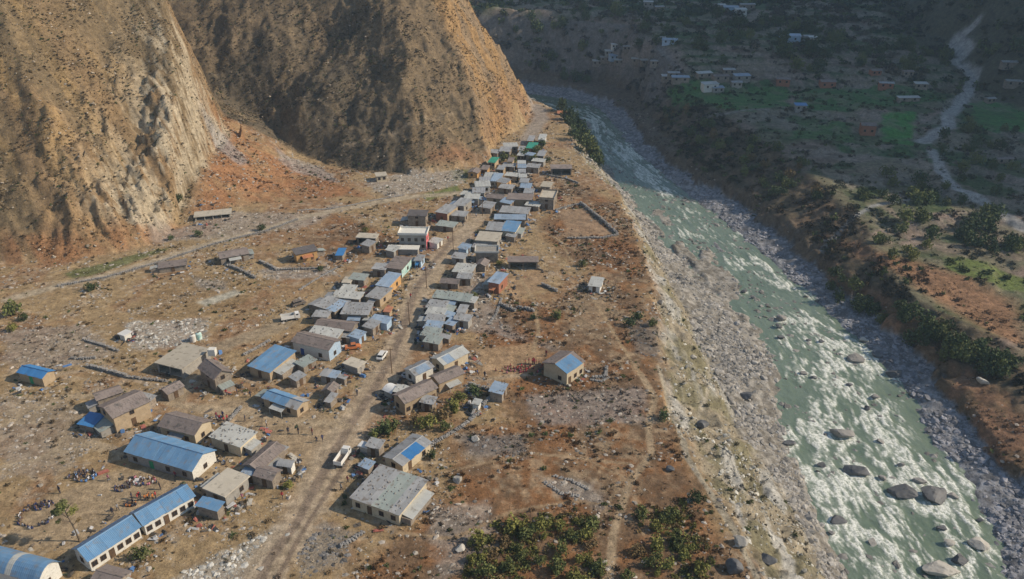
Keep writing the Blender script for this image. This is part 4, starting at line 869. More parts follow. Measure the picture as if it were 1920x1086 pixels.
EXTRA = [(692,470,4,3,'grey','stone','small grey shed in the shadowed lot west of the red fronted house'),(742,478,4,3,'palegrey','greyplaster','pale roofed shed just south of the white ledge roof'),(715,515,4,3.5,'grey','stone','dull shed behind the pinkish slate shop house'),(672,533,4.5,3.5,'greengrey','stone','greenish roofed shed behind the steel blue roof'),
(655,552,4,3,'palegrey','stone','pale little roof at the back of the west row'),(605,603,4,3,'grey','stone','small roof at the back of the slate row'),(672,640,3.5,3,'paleblue','bluewash','pale blue lean roof shop by the rusty pickup'),(650,640,3,2.5,'grey','stone','tiny grey roof beside the rusty pickup'),
(700,622,4,3,'grey','stone','grey shed south of the pale blue walled shop'),(838,430,6,4,'greengrey','stone','greenish roof on the street north east of the red front'),(858,412,5,4,'grey','stone','grey roof on the west side of the street below the bend'),(818,462,4,3,'palegrey','whitewash','white fronted stall just south of the red front'),
(872,474,4,3,'paleblue','bluewash','bluish shop beside the white parapet house'),(862,492,4,3.5,'grey','greyplaster','grey shed west of the white parapet house'),(905,505,4,3,'slate','stone','slate lean roof between parapet house and brick house'),(872,532,4,3,'grey','stone','dark ruined shed at the head of the roadside row'),
(845,538,5,3,'slate','stone','brown roofed store above the long low house'),(880,575,4,3,'palegrey','stone','pale shed east of the roadside row'),(862,612,4,3,'grey','greyplaster','grey shed at the south east end of the roadside row'),(812,648,4,3,'greengrey','stone','hut between the roadside row and the pale tin house'),
(905,468,4,3,'grey','stone','grey roof east of the concrete house'),(960,450,4,3,'grey','stone','grey shed below the bright blue roof east of the road'),(1000,392,5,4,'palegrey','stone','pale roof beside the square stone block house'),(915,395,6,4,'grey','stone','grey roof at the street side of the long dull roof'),
(930,380,6,4,'slate','tan','brown roofed house on the street bend'),(955,388,5,4,'paleblue','stone','bluish roof in front of the brownish block'),(950,360,5,4,'grey','stone','grey roof in the middle of the street cluster'),(960,338,5,3.5,'palegrey','tan','pale roof at the centre of the north cluster'),
(945,350,5,4,'grey','orangemud','orange walled house in the centre of the north cluster'),(1000,322,5,4,'grey','stone','grey roof east of the street under the trees'),(1010,310,5,3.5,'palegrey','greyplaster','pale roof east of the street under the trees'),(955,318,5,4,'grey','stone','grey roof west of the street near the trees'),
(925,294,5,4,'grey','stone','roof at the hill foot beside the bright green roof'),(890,330,5,4,'slate','orangemud','orange walled house at the west edge of the north cluster'),(995,300,4,3.5,'paleblue','stone','bluish roof beside the street at its far end'),(880,372,4,3.5,'palegrey','stone','pale roof on the street west side at the bend'),
(325,742,4,3,'slate','stone','small slate outhouse right of the two storey slate house'),(262,772,3.5,3,'grey','stone','little grey outhouse under the two storey slate house'),(505,905,4,3,'slate','stone','dark shed below the rounded roof hut'),(478,900,3.5,2.5,'paleblue','stone','pale blue shed between slab roof and slate house'),
(622,742,3,2.5,'slate','stone','slate outhouse beside the small grey roadside hut'),(575,690,4,3,'greengrey','stone','green tinged shed right of the large light blue roof'),(560,720,3,2.5,'grey','stone','low shed below the large light blue roof'),(700,850,3,2.5,'grey','stone','grey shack north of the patched shack'),
(935,745,4,3,'paleblue','stone','pale tarpaulin shelter below the lone school house'),(750,745,3,2.5,'palegrey','stone','pale hut behind the rounded white roof shed'),(800,765,3,2.5,'grey','stone','grey annex on the road end of the columned house')]
for (px, py, L_, W_, rm, wm_, lb) in EXTRA:
    c = at(px, py)
    rz = math.radians(random.choice((-14, -10, -18, 74, 68)) if px > 600 else random.choice((-20, 55)))
    for hx, hy, rr, *_q in HOUSE_SPOTS:      # keep clear of a neighbour's walls
        d = math.hypot(c.x-hx, c.y-hy); m_ = (min(_q[0], _q[1])/2+min(L_, W_)/2)
        if d < m_ and d > 0: c.x = hx+(c.x-hx)*m_/d; c.y = hy+(c.y-hy)*m_/d
    house_at((c.x, c.y), L_, W_, rz, hz(c.x, c.y), random.uniform(1.6, 2.3), 'shed' if rm != 'slate' else 'gable', rm, wm_, lb, .25 if rm != 'slate' else .6, 'sheds and small houses between the village roofs', cat='shed' if 'house' not in lb.split()[:4] else 'house', name='shed' if 'house' not in lb.split()[:4] else 'house', nwin=1, stones=5)
# far hamlets across the river: each house its own thing, placed on the terrain
FARH = [((1500,206),8,5,3.2,'deepblue','whitewash','small blue roofed white house standing in the green fields'),((1625,250),9,7,5.5,'slate','brick','two storey reddish house beside the brightest green field'),
((1480,77),16,7,4,'paleblue','bluewash','largest teal roofed building of the high terraces'),((1522,80),7,5,4,'palegrey','whitewash','white house with dark windows right of the teal roofed building'),((1510,78),6,5,4,'grey','whitewash','white house touching the teal roofed building'),
((1550,163),11,7,4,'slate','brick','reddish brown house near the head of the green fields'),((1467,158),10,6,3.5,'slate','brick','brown house between the field edge and the blue field house'),((1545,160),7,5,3,'grey','stone','grey annex beside the reddish brown house'),
((1702,190),15,4,2.5,'palegrey','stone','long pale roofed shed between the field and the road across the river'),((1895,125),14,5,3,'grey','stone','long grey building at the right edge of the far terraces'),((1900,160),12,5,3,'grey','stone','lower grey building at the right edge of the far terraces'),((1855,192),7,4,2.6,'grey','stone','small shed right of the far road above the field'),
((1330,168),12,6,3.5,'palegrey','whitewash','white walled house at the river bluff hamlet front'),((1345,172),9,5,3,'paleblue','greyplaster','pale blue roofed house at the front of the bluff hamlet'),((1365,140),9,6,3,'grey','stone','grey house at the back of the bluff hamlet'),((1350,150),12,6,3,'slate','stone','slate house in the middle of the bluff hamlet'),((1320,143),12,5,3,'palegrey','stone','pale long house at the left of the bluff hamlet'),((1390,150),12,6,3,'paleblue','greyplaster','bluish house right of the bluff hamlet centre'),((1380,162),8,5,3,'grey','greyplaster','small grey house right below the bluish one'),
((1255,150),12,5,3,'palegrey','stone','leftmost pale roof of the row on the field edge'),((1275,154),13,5,3,'paleblue','stone','pale bluish roof second in the row on the field edge'),((1262,146),9,5,3,'grey','stone','grey roof behind the row on the field edge'),
((1120,118),9,5,3,'palegrey','stone','pale roof farthest left on the river bluff'),((1135,116),9,5,3,'grey','stone','grey roof on the river bluff beside the farthest left one'),((1150,112),8,6,3,'paleblue','bluewash','bluish roof left of the pale track on the bluff'),((1142,104),8,5,3,'palegrey','whitewash','bright roof above the pale track on the bluff'),((1160,120),8,5,3,'palegrey','stone','pale roof under the bend of the pale track'),
((1195,117),10,4,3,'palegrey','stone','first pale roof right of the pale track'),((1212,119),10,4,3,'palegrey','stone','second pale roof right of the pale track'),((1228,122),8,4,3,'grey','stone','third roof right of the pale track'),((1152,87),6,4,3,'white','whitewash','tiny bright roof at the top of the pale track'),
((1255,82),12,5,3,'paleblue','bluewash','bluish long roof among the trees above the bluff'),((1240,78),7,4,3,'grey','stone','grey roof left of the bluish long roof among trees'),((1370,22),14,6,4,'paleblue','bluewash','bluish roof in the highest hamlet'),((1388,27),10,6,4,'palegrey','whitewash','pale house in front of the highest hamlet'),((1400,18),14,5,4,'grey','stone','grey roof on the right of the highest hamlet'),((1352,18),8,5,4,'palegrey','stone','pale roof on the left of the highest hamlet'),
((1215,14),9,5,4,'palegrey','whitewash','pale house at the top edge among dark slopes'),((1235,22),9,5,4,'grey','stone','grey house at the top edge left of the highest hamlet'),((1700,142),8,5,3,'slate','stone','slate house near the far road on the terraces'),((1725,165),9,5,3,'palegrey','stone','pale shed near the far road below the slate house'),((1660,165),10,5,3,'grey','brick','long brown roof in the middle of the terraces'),((1640,140),8,5,3,'slate','brick','small brown house above the long brown roof'),
((1880,305),10,4,2.4,'slate','stone','low brown shed right of the far road near the bare plots'),((1175,92),7,4,3,'grey','stone','small grey roof above the bluff right of the track top')]
for (p, L_, W_, h_, rm, wm_, lb) in FARH:
    c = at(*p); rz = random.uniform(-.25, .25)
    L_ *= .68; W_ *= .75; h_ *= .85; wm_ = 'greyplaster' if (wm_ == 'whitewash' and random.random() < .5) else wm_
    house_at((c.x, c.y), L_, W_, rz, hz(c.x, c.y), h_*.85, 'gable' if rm in ('slate', 'grey') else 'shed', rm, wm_, lb, .12*W_, 'houses across the river', far=True)
# ------------------------------------------------------------ verandah posts, tanks and other things fixed to the school
def rock_pile_mesh(pts, s0, s1, mat, seed, name='stone_pile_mesh'):
    r = random.Random(seed); q = Shape()
    for p in pts:
        me = r.choice(ST_ME); sc = (r.uniform(s0, s1), r.uniform(s0, s1), r.uniform(s0, s1)*.8); a = r.uniform(0, 6.28); n = len(q.v); ca, sa = math.cos(a), math.sin(a)
        for v in me.vertices:
            x, y, z = v.co.x*sc[0], v.co.y*sc[1], v.co.z*sc[2]; q.v.append((p[0]+x*ca-y*sa, p[1]+x*sa+y*ca, p[2]+z))
        q.f += [tuple(n+i for i in f.vertices) for f in me.polygons]; q.m += [0]*len(me.polygons)
    return q.me(name, mat)
def stone_wall(px, label, h=.8, thick=.5, mat='rock'):
    P = [at(*p) for p in px]; o0 = P[0]; pts = []; r = random.Random(int(px[0][0]*7+px[0][1]))
    for a, b in zip(P[:-1], P[1:]):
        L = (b-a).length; n = max(2, int(L/.42)); d = (b-a).normalized(); nrm = Vector((-d.y, d.x, 0))
        for i in range(n):
            for c in range(max(1, int(h/.3))):
                if r.random() < .12*c: continue
                for s in (-1, 1):
                    p = a+(b-a)*((i+r.uniform(-.3, .3))/n)+nrm*s*thick*.32*r.uniform(.6, 1.2); z = hz(p.x, p.y) if c == 0 and s < 0 and i % 3 == 0 else None
                    if z is not None: zz = z
                    pts.append((p.x-o0.x, p.y-o0.y, zz+.12+c*.28-o0.z))
    o = link('stone_wall', rock_pile_mesh(pts, .20, .36, M[mat], r.random())); o.location = o0
    tag(o, label, 'stone wall', 'dry stone field walls'); return o
for px, lb, h_ in [
 ([(157,637),(191,648),(224,659)], 'broken dry stone wall on the rubbly west plain below the small white hut', .7),
 ([(165,688),(205,698),(240,708)], 'straight dark shaded wall left of the unfinished concrete slab house', 1.1),
 ([(240,708),(280,713),(318,716)], 'low pale wall running on to the front of the concrete slab house', .8),
 ([(134,673),(158,674),(182,672)], 'short ruined wall between the lone blue house and the white hut', .6),
 ([(430,500),(455,510),(480,523)], 'field wall slanting down south of the low slate house on the upper plain', .9),
 ([(487,492),(502,498),(518,507)], 'field wall slanting down in front of the orange mud house', .9),
 ([(518,507),(560,505),(607,504)], 'tumbled rubble wall under the orange mud house', .8),
 ([(1088,383),(1110,400),(1140,425),(1158,441)], 'long dark wall bounding the bare yard at the terrace edge', 1.2),
 ([(1158,441),(1130,447),(1062,448)], 'near wall of the bare yard at the terrace edge', .8),
 ([(1042,395),(1065,388),(1088,383)], 'far wall of the bare yard at the terrace edge', .8),
 ([(880,723),(905,729),(930,735)], 'garden wall in shade beside the columned house gardens', 1.0),
 ([(939,731),(920,748),(902,765)], 'pale straight garden wall left of the lone school house', .9),
 ([(1112,709),(1136,707),(1137,688)], 'angled remains of a stone pen right of the lone school house', .8),
 ([(1040,893),(1070,901),(1106,919)], 'curved terrace wall in the orange scrub', .3),
 ([(1022,905),(1050,925),(1090,932)], 'lower curved terrace wall of pale stones in the orange scrub', .3),
 ([(110,537),(200,521),(300,492),(400,459),(500,434),(560,412)], 'long stone bank edging the hillside road and meadow strip', .6),
 ([(640,1025),(662,1013),(685,997)], 'dark little wall on the stony ground below the warehouse', .6),
 ([(939,573),(952,579),(968,586)], 'stub of dark wall in the scrub east of the roadside row', .9),
 ([(970,578),(985,580),(1003,585)], 'ruined hut wall in the scrub east of the roadside row', 1.0),
 ([(1016,535),(1030,541),(1046,548)], 'dark stub of wall between the brick house yard and the lone hut', .9),
 ([(800,842),(835,820),(868,800)], 'long pale terrace wall below the gardens east of the road', .8),
 ([(868,800),(902,772)], 'upper end of the pale terrace wall by the gardens', .7),
 ([(560,395),(620,392),(690,378),(760,366)], 'stone edging of the hillside road above the plain', .5),
 ([(1030,330),(1060,335),(1085,345)], 'wall beside the wide flat roofed shelter at the river cliff', .7),
 ([(880,730),(895,760),(880,790)], 'side wall of the gardens nearest the columned house', .7),
 ([(1140,708),(1128,716),(1105,712)], 'fallen wall behind the stone pen right of the lone school house', .5),
 ([(505,640),(480,655),(455,668)], 'rubble wall above the large light blue roof', .6),
 ([(452,765),(430,790),(415,800)], 'rubble heap wall between the yard and the tall slate house', .6),
 ([(940,560),(930,590),(915,610)], 'scrubby wall line south east of the brick house', .5),
 ([(640,498),(600,520),(560,545)], 'long low wall between the upper plain and the west row', .5)]:
    stone_wall(px, lb, h_)
# ------------------------------------------------------------ boulders
def boulder(px, py, size, label, mat='darkrock', flat=.6, el=1.3, z=None, group='boulders in the river', sink=.35):
    r = random.Random(int(px*13+py)); bm = bmesh.new(); bmesh.ops.create_icosphere(bm, subdivisions=3, radius=1)
    ax = [Vector((r.gauss(0, 1), r.gauss(0, 1), r.gauss(0, 1))).normalized() for _ in range(13)]; dd = [r.uniform(.38, .78) for _ in ax]
    for v in bm.verts:
        for a, d in zip(ax, dd):
            k = v.co.dot(a)
            if k > d: v.co -= a*(k-d)*.97
        v.co *= 1.25+.05*r.uniform(-1, 1); v.co = Vector((v.co.x*el, v.co.y, v.co.z*flat))
    me = bpy.data.meshes.new('boulder_mesh'); bm.to_mesh(me); bm.free(); me.materials.append(M[mat])
    if z is None: p = at(px, py); x, y, z0 = p
    else: x, y = atz(px, py, z); z0 = z
    o = link('boulder', me); o.location = (x, y, z0+size*flat*(.5-sink)); o.scale = (size/2,)*3; o.rotation_euler = (r.uniform(-.15, .15), r.uniform(-.15, .15), r.uniform(-.6, .2))
    return tag(o, label, 'boulder', group)
W = -13.7
for a in RIVER_BOULDERS:
    boulder(a[0], a[1], a[2]*.82, a[3], a[4], .55, 1.35, W)
for a in [(1313,801,2.6,'dark boulder on the pale slope above the river','darkrock'),(1385,1020,2.0,'upright block with a pale top at the terrace edge','paleroc'),(1440,1055,2.0,'grey block on the pale slope near the bottom edge','darkrock'),(1372,1070,2.4,'grey boulder low on the pale slope at the frame bottom','darkrock'),(1398,745,2.4,'dark boulder at the top of the left gravel bar','darkrock'),(1255,883,1.3,'dark stone at the orange terrace rim','darkrock'),
 (860,903,1.5,'white stone in the scrub east of the warehouse','paleroc'),(862,1032,1.4,'white square stone in rubble near the bottom','paleroc'),(893,825,1.4,'white stone at the foot of the garden terrace','paleroc'),(1620,640,1.8,'pale slab on the right gravel bank edge','paleroc'),(1840,720,2.2,'pale rock at the cut bank under the right terrace','paleroc'),(1300,672,1.6,'pale stone at the top of the slope footpath','paleroc'),(1240,570,1.6,'pale stone on the terrace rim above the bar','paleroc')]:
    boulder(*a[:5], flat=.85, el=1.1, group='boulders on the banks', sink=.2)
# ------------------------------------------------------------ trees and shrubs
m_leaf = {}
for nm, c1, c2 in (('olive', (.11,.13,.045), (.17,.18,.06)), ('yellowgreen', (.18,.19,.05), (.26,.24,.07)), ('deepgreen', (.055,.08,.032), (.10,.125,.05)), ('dryleaf', (.17,.12,.06), (.24,.17,.08))):
    m_leaf[nm] = mat_noise(nm+'_leaf_material', c1, c2, 1.2, .8, .2, tuple(k*.6 for k in c1), 4, 0, rnd=.25)
M['bark'] = mat_noise('bark_material', (.12,.09,.065), (.2,.16,.12), 3, .9, .1)
LEAVES = {k: [leafy_mesh(k+'_crown_mesh', m_leaf[k], 380, 70+i, .125, .72, .12) for i in range(3)] for k in m_leaf}
def trunk_me(seed, h):
    r = random.Random(seed); q = Shape(); q.tube((0, 0, -.3), (r.uniform(-.1, .1), 0, h*.6), .09*h*.35+.05, .06*h*.3+.03)
    for i in range(5):
        a = r.uniform(0, 6.28); z = h*r.uniform(.35, .6); q.tube((0, 0, z), (math.cos(a)*h*.3, math.sin(a)*h*.3, z+h*r.uniform(.2, .4)), .05*h*.3+.02, .02, 5)
    return q.me('trunk_mesh', M['bark'])
TR = [trunk_me(i, 1.0) for i in range(3)]
def bush(px, py, size, label, leaf='olive', tall=1.0, name='shrub', cat='shrub', group=None, trunk=True, pos=None):
    p = pos if pos is not None else at(px, py); o = empty(name, p, random.uniform(0, 6.28)); tag(o, label, cat, group); s = size/2
    k = link('crown', random.choice(LEAVES[leaf]), o); k.scale = (s, s, s*tall); k.location = (0, 0, s*.15 if tall < 1.2 else s*.5)
    t = link('trunk' if name.endswith('tree') else 'stem', random.choice(TR), o); t.scale = (s*.8, s*.8, s*1.2*tall)
    return o
for a in [(22,592,5.5,'large green shrub at the left edge of the upper plain','olive'),(47,600,3.0,'smaller dark shrub beside the large one at the left edge','deepgreen'),(26,620,3.0,'yellowish shrub below the large one at the left edge','yellowgreen'),(265,1048,3.2,'green shrub below the school wing','olive'),
 (722,815,4.2,'dark leafy bush in the garden nearest the road','deepgreen'),(738,806,3.4,'green bush beside the dark one in the roadside garden','olive'),(702,822,2.6,'small green bush at the road end of the garden','olive'),(800,803,4.0,'yellow green bush in front of the columned house','yellowgreen'),(826,790,4.2,'golden bush at the corner of the columned house','dryleaf'),(850,775,4.2,'green bush in the middle of the garden terrace','yellowgreen'),(862,752,3.2,'yellow bush at the top of the garden terrace','yellowgreen'),(835,806,3.0,'low green bush on the garden terrace edge','olive'),(780,795,3.2,'brownish bush under the slate eaves','dryleaf'),(890,742,3.4,'shaded green plot bush left of the lone school house','deepgreen'),
 (1044,600,3.6,'round green bush in the scrub east of the roadside row','olive'),(1245,786,3.0,'dark green bush on the terrace rim','deepgreen'),(1195,600,3.2,'dark shrub near the rim above the gravel bar','deepgreen'),(1180,612,3.2,'dark shrub left of the rim shrub above the gravel bar','deepgreen'),(1222,612,2.8,'green shrub touching the rim above the gravel bar','olive'),(690,603,2.4,'green bush between the shops on the west side of the road','olive'),(936,497,2.2,'small green bush beside the open fronted shelter','yellowgreen'),(890,557,2.0,'pale green bush at the end of the long low house','olive'),
 (1092,500,2.8,'green bush in the scrub above the lone hut','olive'),(600,508,2.2,'dark bush in the rubble under the orange mud house','deepgreen'),(492,432,3.2,'dark bush beside the hillside road','deepgreen'),(335,377,3.5,'dark round bush on the pale cliff foot','deepgreen'),(372,443,3.0,'dark bush on the slope under the concrete shelter','deepgreen'),(322,450,2.4,'lower dark bush on the slope under the concrete shelter','deepgreen'),(172,545,3.4,'dark shrub below the green meadow strip','deepgreen'),(686,436,2.4,'bush by the low unfinished house','yellowgreen'),(805,462,2.2,'dark bush by the red fronted house','deepgreen'),
 (985,297,5.5,'dark green tree leaning over the street at the far village end','deepgreen'),(962,308,5.0,'olive tree between roofs in the north cluster','olive'),(1018,275,4.5,'dark tree near the far north east village corner','deepgreen'),
 (945,303,5.0,'big green tree beside the bright green roof','olive'),(1005,290,5.2,'green tree beside the dark green roof','olive'),(1000,305,4.4,'olive tree east of the street row','olive'),(1025,305,3.4,'bush near the river cliff shelter','deepgreen'),(1305,940,3.2,'dark green bush on the orange terrace corner','deepgreen'),(1000,600,2.2,'dark bush beside the ruined hut wall','deepgreen'),(810,860,2.4,'green bush at the end of the blue panelled roof','deepgreen'),(500,905,2.4,'green bush behind the rounded roof hut','olive'),(540,915,2.2,'yellowish bush below the rounded roof hut','yellowgreen')]:
    bush(*a[:5], group='shrubs and bushes of the near terrace')
LOW = [(895,1010),(925,1035),(950,1062),(905,1070),(985,1000),(1012,985),(1048,985),(1075,1005),(1052,1030),(1085,1045),(1112,985),(1110,1020),(1120,1060),(1045,1068),(1010,1050),(980,1040),(1205,965),(1232,985),(1255,960),(1265,1010),(1235,1020),(1285,1040),(1215,1055),(1180,1075),(1310,1065),(880,1045),(1075,1080),(950,1015),(1100,1000),(1250,1060),(1190,1030),(965,985)]
for i, (x, y) in enumerate(LOW):
    lf = random.choice(['yellowgreen', 'olive', 'olive', 'dryleaf']); sd_ = 'left of the footpath' if x < 1150 else 'right of the footpath'; x += random.uniform(-4, 4)
    bush(x, y+8, random.uniform(2.2, 3.8), {'yellowgreen': 'yellow green', 'olive': 'olive green', 'dryleaf': 'brown leaved'}[lf]+' thicket shrub '+sd_+', '+['back', 'middle', 'front'][min(2, max(0, int((y-950)/45)))]+' row, '+['far left', 'left', 'centre', 'right', 'far right'][min(4, int((x-870)/90))], lf, 1.0, group='thicket shrubs at the bottom centre')
    bush(x+random.uniform(-22, 22), y+random.uniform(-8, 24), random.uniform(1.2, 2.2), 'small '+{'yellowgreen': 'yellow green', 'olive': 'olive green', 'dryleaf': 'brown leaved'}[lf]+' undergrowth shrub '+sd_+', '+['back', 'middle', 'front'][min(2, max(0, int((y-950)/45)))]+' row, '+['far left', 'left', 'centre', 'right', 'far right'][min(4, int((x-870)/90))], lf, 1.0, group='undergrowth shrubs at the bottom centre')
# the schoolyard tree: tall bare trunk and a thin one sided crown
p = at(150, 1016); o = empty('tree', p); tag(o, 'thin tall tree with a sparse crown standing in the sandy school yard', 'tree')
q = Shape(); q.tube((0, 0, -.3), (-.25, .1, 2.6), .16, .12); q.tube((-.25, .1, 2.6), (-.7, .1, 5.2), .12, .08); q.tube((-.7, .1, 5.2), (-.9, 0, 7.2), .08, .03)
for a, b in (((-.6, .1, 4.6), (-2.4, .3, 6.2)), ((-.65, .1, 5.0), (.7, -.2, 6.6)), ((-.5, .1, 4.0), (-1.9, -.6, 4.9)), ((-.4, .1, 3.2), (.6, .4, 4.2)), ((-.8, .1, 5.8), (-1.9, .8, 7.2)), ((-.8, .1, 6.0), (.3, .6, 7.4))): q.tube(a, b, .06, .02, 5)
q.build('trunk', M['bark'], o)
for c, s, l in (((-2.2, .2, 5.6), 1.25, 'olive'), ((-1.0, 0, 6.4), 1.3, 'olive'), ((.5, 0, 6.0), 1.0, 'yellowgreen'), ((-1.7, .6, 6.6), 1.0, 'olive'), ((-1.9, -.6, 4.5), .6, 'olive'), ((.6, .4, 3.9), .55, 'dryleaf')):
    k = link('crown', LEAVES[l][0 if c[0] < -1 else 1], o); k.location = c; k.scale = (s, s, s*.7)
# trees across the river
n_t = 0
def region_trees(pts, n, s0, s1, leafs, label, group, tall=1.15):
    P = atp(pts); xs0 = min(p[0] for p in P); xs1 = max(p[0] for p in P); ys0 = min(p[1] for p in P); ys1 = max(p[1] for p in P); k = 0; it = 0
    while k < n and it < n*60:
        it += 1; x = random.uniform(xs0, xs1); y = random.uniform(ys0, ys1)
        if not inside(np.array([x]), np.array([y]), P)[0]: continue
        if clear_mask(np.array([x]), np.array([y]))[0]: continue
        lf = random.choice(leafs); sz = random.uniform(s0, s1); fx = (x-xs0)/(xs1-xs0); fy = (y-ys0)/(ys1-ys0)
        lb = ('larger ' if sz > (s0+s1)/2 else 'smaller ')+{'deepgreen': 'dark', 'olive': 'olive', 'dryleaf': 'brownish', 'yellowgreen': 'yellow green'}[lf]+' tree '+label+', '+['near', 'mid', 'far'][min(2, int(fy*3))]+' '+['left', 'centre left', 'centre right', 'right'][min(3, int(fx*4))]
        bush(0, 0, sz, lb, lf, tall, 'tree', 'tree', group, pos=(x, y, hz(x, y)-.2)); k += 1
region_trees([(1555,520),(1700,585),(1800,640),(1925,700),(1925,740),(1800,690),(1680,620),(1560,560)], 48, 3.5, 6, ['deepgreen','deepgreen','olive'], 'in the belt above the right bank', 'belt of dark trees on the right escarpment')
region_trees([(1620,330),(1760,330),(1925,430),(1925,500),(1780,470),(1650,420),(1580,400)], 46, 3.5, 6.5, ['deepgreen','deepgreen','olive'], 'in the wood between river and far road', 'dark wood beside the far road')
region_trees([(1250,205),(1340,240),(1500,300),(1560,380),(1450,370),(1330,290),(1240,240)], 44, 3, 5.5, ['deepgreen','olive','dryleaf'], 'on the shaded slope below the fields', 'trees on the shaded slope below the fields')
region_trees([(1640,455),(1740,455),(1740,490),(1650,490)], 7, 3.5, 5, ['yellowgreen','olive'], 'at the sunlit right terrace edge', 'sunlit trees on the right terrace')
for i in range(34):
    y = random.uniform(306, 368); x = float(XL('E', y))+random.uniform(1, 11); dk = random.choice(['deepgreen', 'deepgreen', 'olive'])
    bush(0, 0, random.uniform(5, 8), ('very dark' if dk == 'deepgreen' else 'dull olive')+' tree clinging to the cliff clump by the river bend, '+['near', 'middle', 'far'][min(2, int((y-306)/21))]+(' water side' if x > float(XL('E', y))+6 else ' rim side'), dk, 1.2, 'tree', 'tree', 'dark clump at the river bend', pos=(x, y, hz(x, y)-.2))
region_trees([(950,60),(1200,20),(1900,20),(1910,150),(1600,150),(1250,130),(1000,120)], 70, 5, 10, ['deepgreen','deepgreen','olive'], 'on the shaded far terraces', 'trees on the far terraces')
region_trees([(1740,190),(1925,250),(1925,420),(1840,370),(1760,300)], 22, 3.5, 6, ['deepgreen','olive'], 'beside the far road plots', 'trees beside the far road plots')
# ------------------------------------------------------------ vehicles
M['whitepaint'] = mat_noise('white_paint_material', (.72,.71,.66), (.78,.77,.73), 2, .35, .5); M['tyre'] = mat_noise('tyre_material', (.03,.03,.03), (.045,.045,.045), 3, .9, .2)
M['orangepaint'] = mat_noise('orange_paint_material', (.50,.16,.05), (.56,.2,.08), 2, .4, .5); M['cargo'] = mat_noise('cargo_material', (.12,.10,.09), (.25,.21,.17), 3, .9, .1)
def wheels(o, xs_, yw, r, w_=.28):
    q = Shape(); q.tube((0, -w_/2, 0), (0, w_/2, 0), r, r, 14); ty = q.me('wheel_mesh', M['tyre']); q = Shape(); q.tube((0, -w_/2-.01, 0), (0, w_/2+.01, 0), r*.5, r*.5, 10); ri = q.me('rim_mesh', M['grey'])
    for x in xs_:
        for s in (-1, 1): k = link('wheel', ty, o); k.location = (x, s*yw, r); link('rim', ri, k)
def truck(px, py, yaw, label):
    p = at(px, py); o = empty('truck', p, yaw); tag(o, label, 'truck')
    wheels(o, (-2.4, -1.4, 2.1), 1.0, .5)
    q = Shape(); q.box((0, 0, .8), (6.6, .9, .3)); q.build('chassis', M['cargo'], o)
    q = Shape(); q.box((2.5, 0, 1.35), (1.7, 2.2, 1.1)); q.box((2.4, 0, 2.3), (1.5, 2.1, .85), top=.93); q.build('cab', M['whitepaint'], o)
    q = Shape(); q.box((3.17, 0, 2.25), (.06, 1.8, .6)); q.build('windscreen', M['glass'], o)
    for s in (-1, 1):
        q = Shape(); q.box((2.45, s*1.05, 2.25), (.8, .06, .5)); q.build('side_window', M['glass'], o)
        q = Shape(); q.box((3.37, s*.8, 1.15), (.05, .3, .2)); q.build('headlight', M['white'], o)
        q = Shape(); q.box((-.9, s*1.12, 1.65), (4.6, .08, 1.3)); q.build('side_board', M['whitepaint'], o)
    q = Shape(); q.box((-.9, 0, 1.0), (4.6, 2.16, .12)); q.build('bed', M['cargo'], o)
    q = Shape(); q.box((1.42, 0, 1.75), (.08, 2.2, 1.5)); q.build('headboard', M['whitepaint'], o); q = Shape(); q.box((-3.22, 0, 1.6), (.08, 2.2, 1.2)); q.build('tailboard', M['whitepaint'], o)
    o.scale = (.66,)*3; return o
def car(px, py, yaw, label, mat='whitepaint', pickup=False):
    p = at(px, py); o = empty('car', p, yaw); tag(o, label, 'pickup' if pickup else 'car'); wheels(o, (-1.35, 1.35), .78, .36, .22)
    pr = [(-2.15,.42),(-2.2,.85),(-2.05,1.02),(-1.0,1.05) if pickup else (-1.95,1.05),(1.05,1.05),(2.0,.92),(2.2,.7),(2.2,.42)]
    q = Shape(); n = len(pr); q.poly([(x, -.86, z) for x, z in pr]+[(x, .86, z) for x, z in pr], [tuple(range(n)), tuple(range(2*n-1, n-1, -1))]+[(i, (i+1) % n, (i+1) % n+n, i+n)[::-1] for i in range(n)]); q.build('body', M[mat], o)
    x0 = -.6 if pickup else -1.9; q = Shape(); q.box(((x0+.9)/2, 0, 1.38), (.9-x0, 1.55, .66), top=.86); q.build('cabin', M[mat], o)
    q = Shape(); q.box(((x0+.9)/2, 0, 1.40), (.9-x0-.25, 1.60, .42), top=.92); q.build('side_window', M['glass'], o); q = Shape(); q.box(((x0+.9)/2, 0, 1.40), (.96-x0, 1.3, .42), top=.90); q.build('windscreen', M['glass'], o)
    for s in (-1, 1): q = Shape(); q.box((2.19, s*.62, .78), (.06, .3, .16)); q.build('headlight', M['white'], o)
    o.scale = (.8,)*3; return o
truck(643,864,math.radians(76),'white open truck parked beside the dirt road near the white kiosk')
car(717,670,math.radians(78),'white car parked alone on the open ground beside the dirt road')
truck(545,600,math.radians(20),'pale loaded truck standing on the side road west of the village')
car(662,654,math.radians(15),'rusty orange pickup by the slate shop house',mat='orangepaint',pickup=True)
car(560,572,math.radians(40),'dark car on the side road above the loaded truck',mat='cargo')
# water tanks
for i, (px, py, lb) in enumerate([(363,640,'pale water tank left of its pair on the rubbly plain'),(374,636,'greenish water tank right of its pair on the rubbly plain')]):
    p = at(px, py); o = empty('water_tank', p); tag(o, lb, 'water tank', 'water tanks on the plain'); q = Shape(); q.tube((0, 0, -.1), (0, 0, 1.5), .65, .65, 20); q.tube((0, 0, 1.5), (0, 0, 1.75), .65, .25, 20); q.build('tank', M['whitewash' if i == 0 else 'tealwash'], o); q = Shape(); q.tube((0, 0, 1.75), (0, 0, 1.85), .25, .25, 14); q.build('lid', M['cargo'], o)

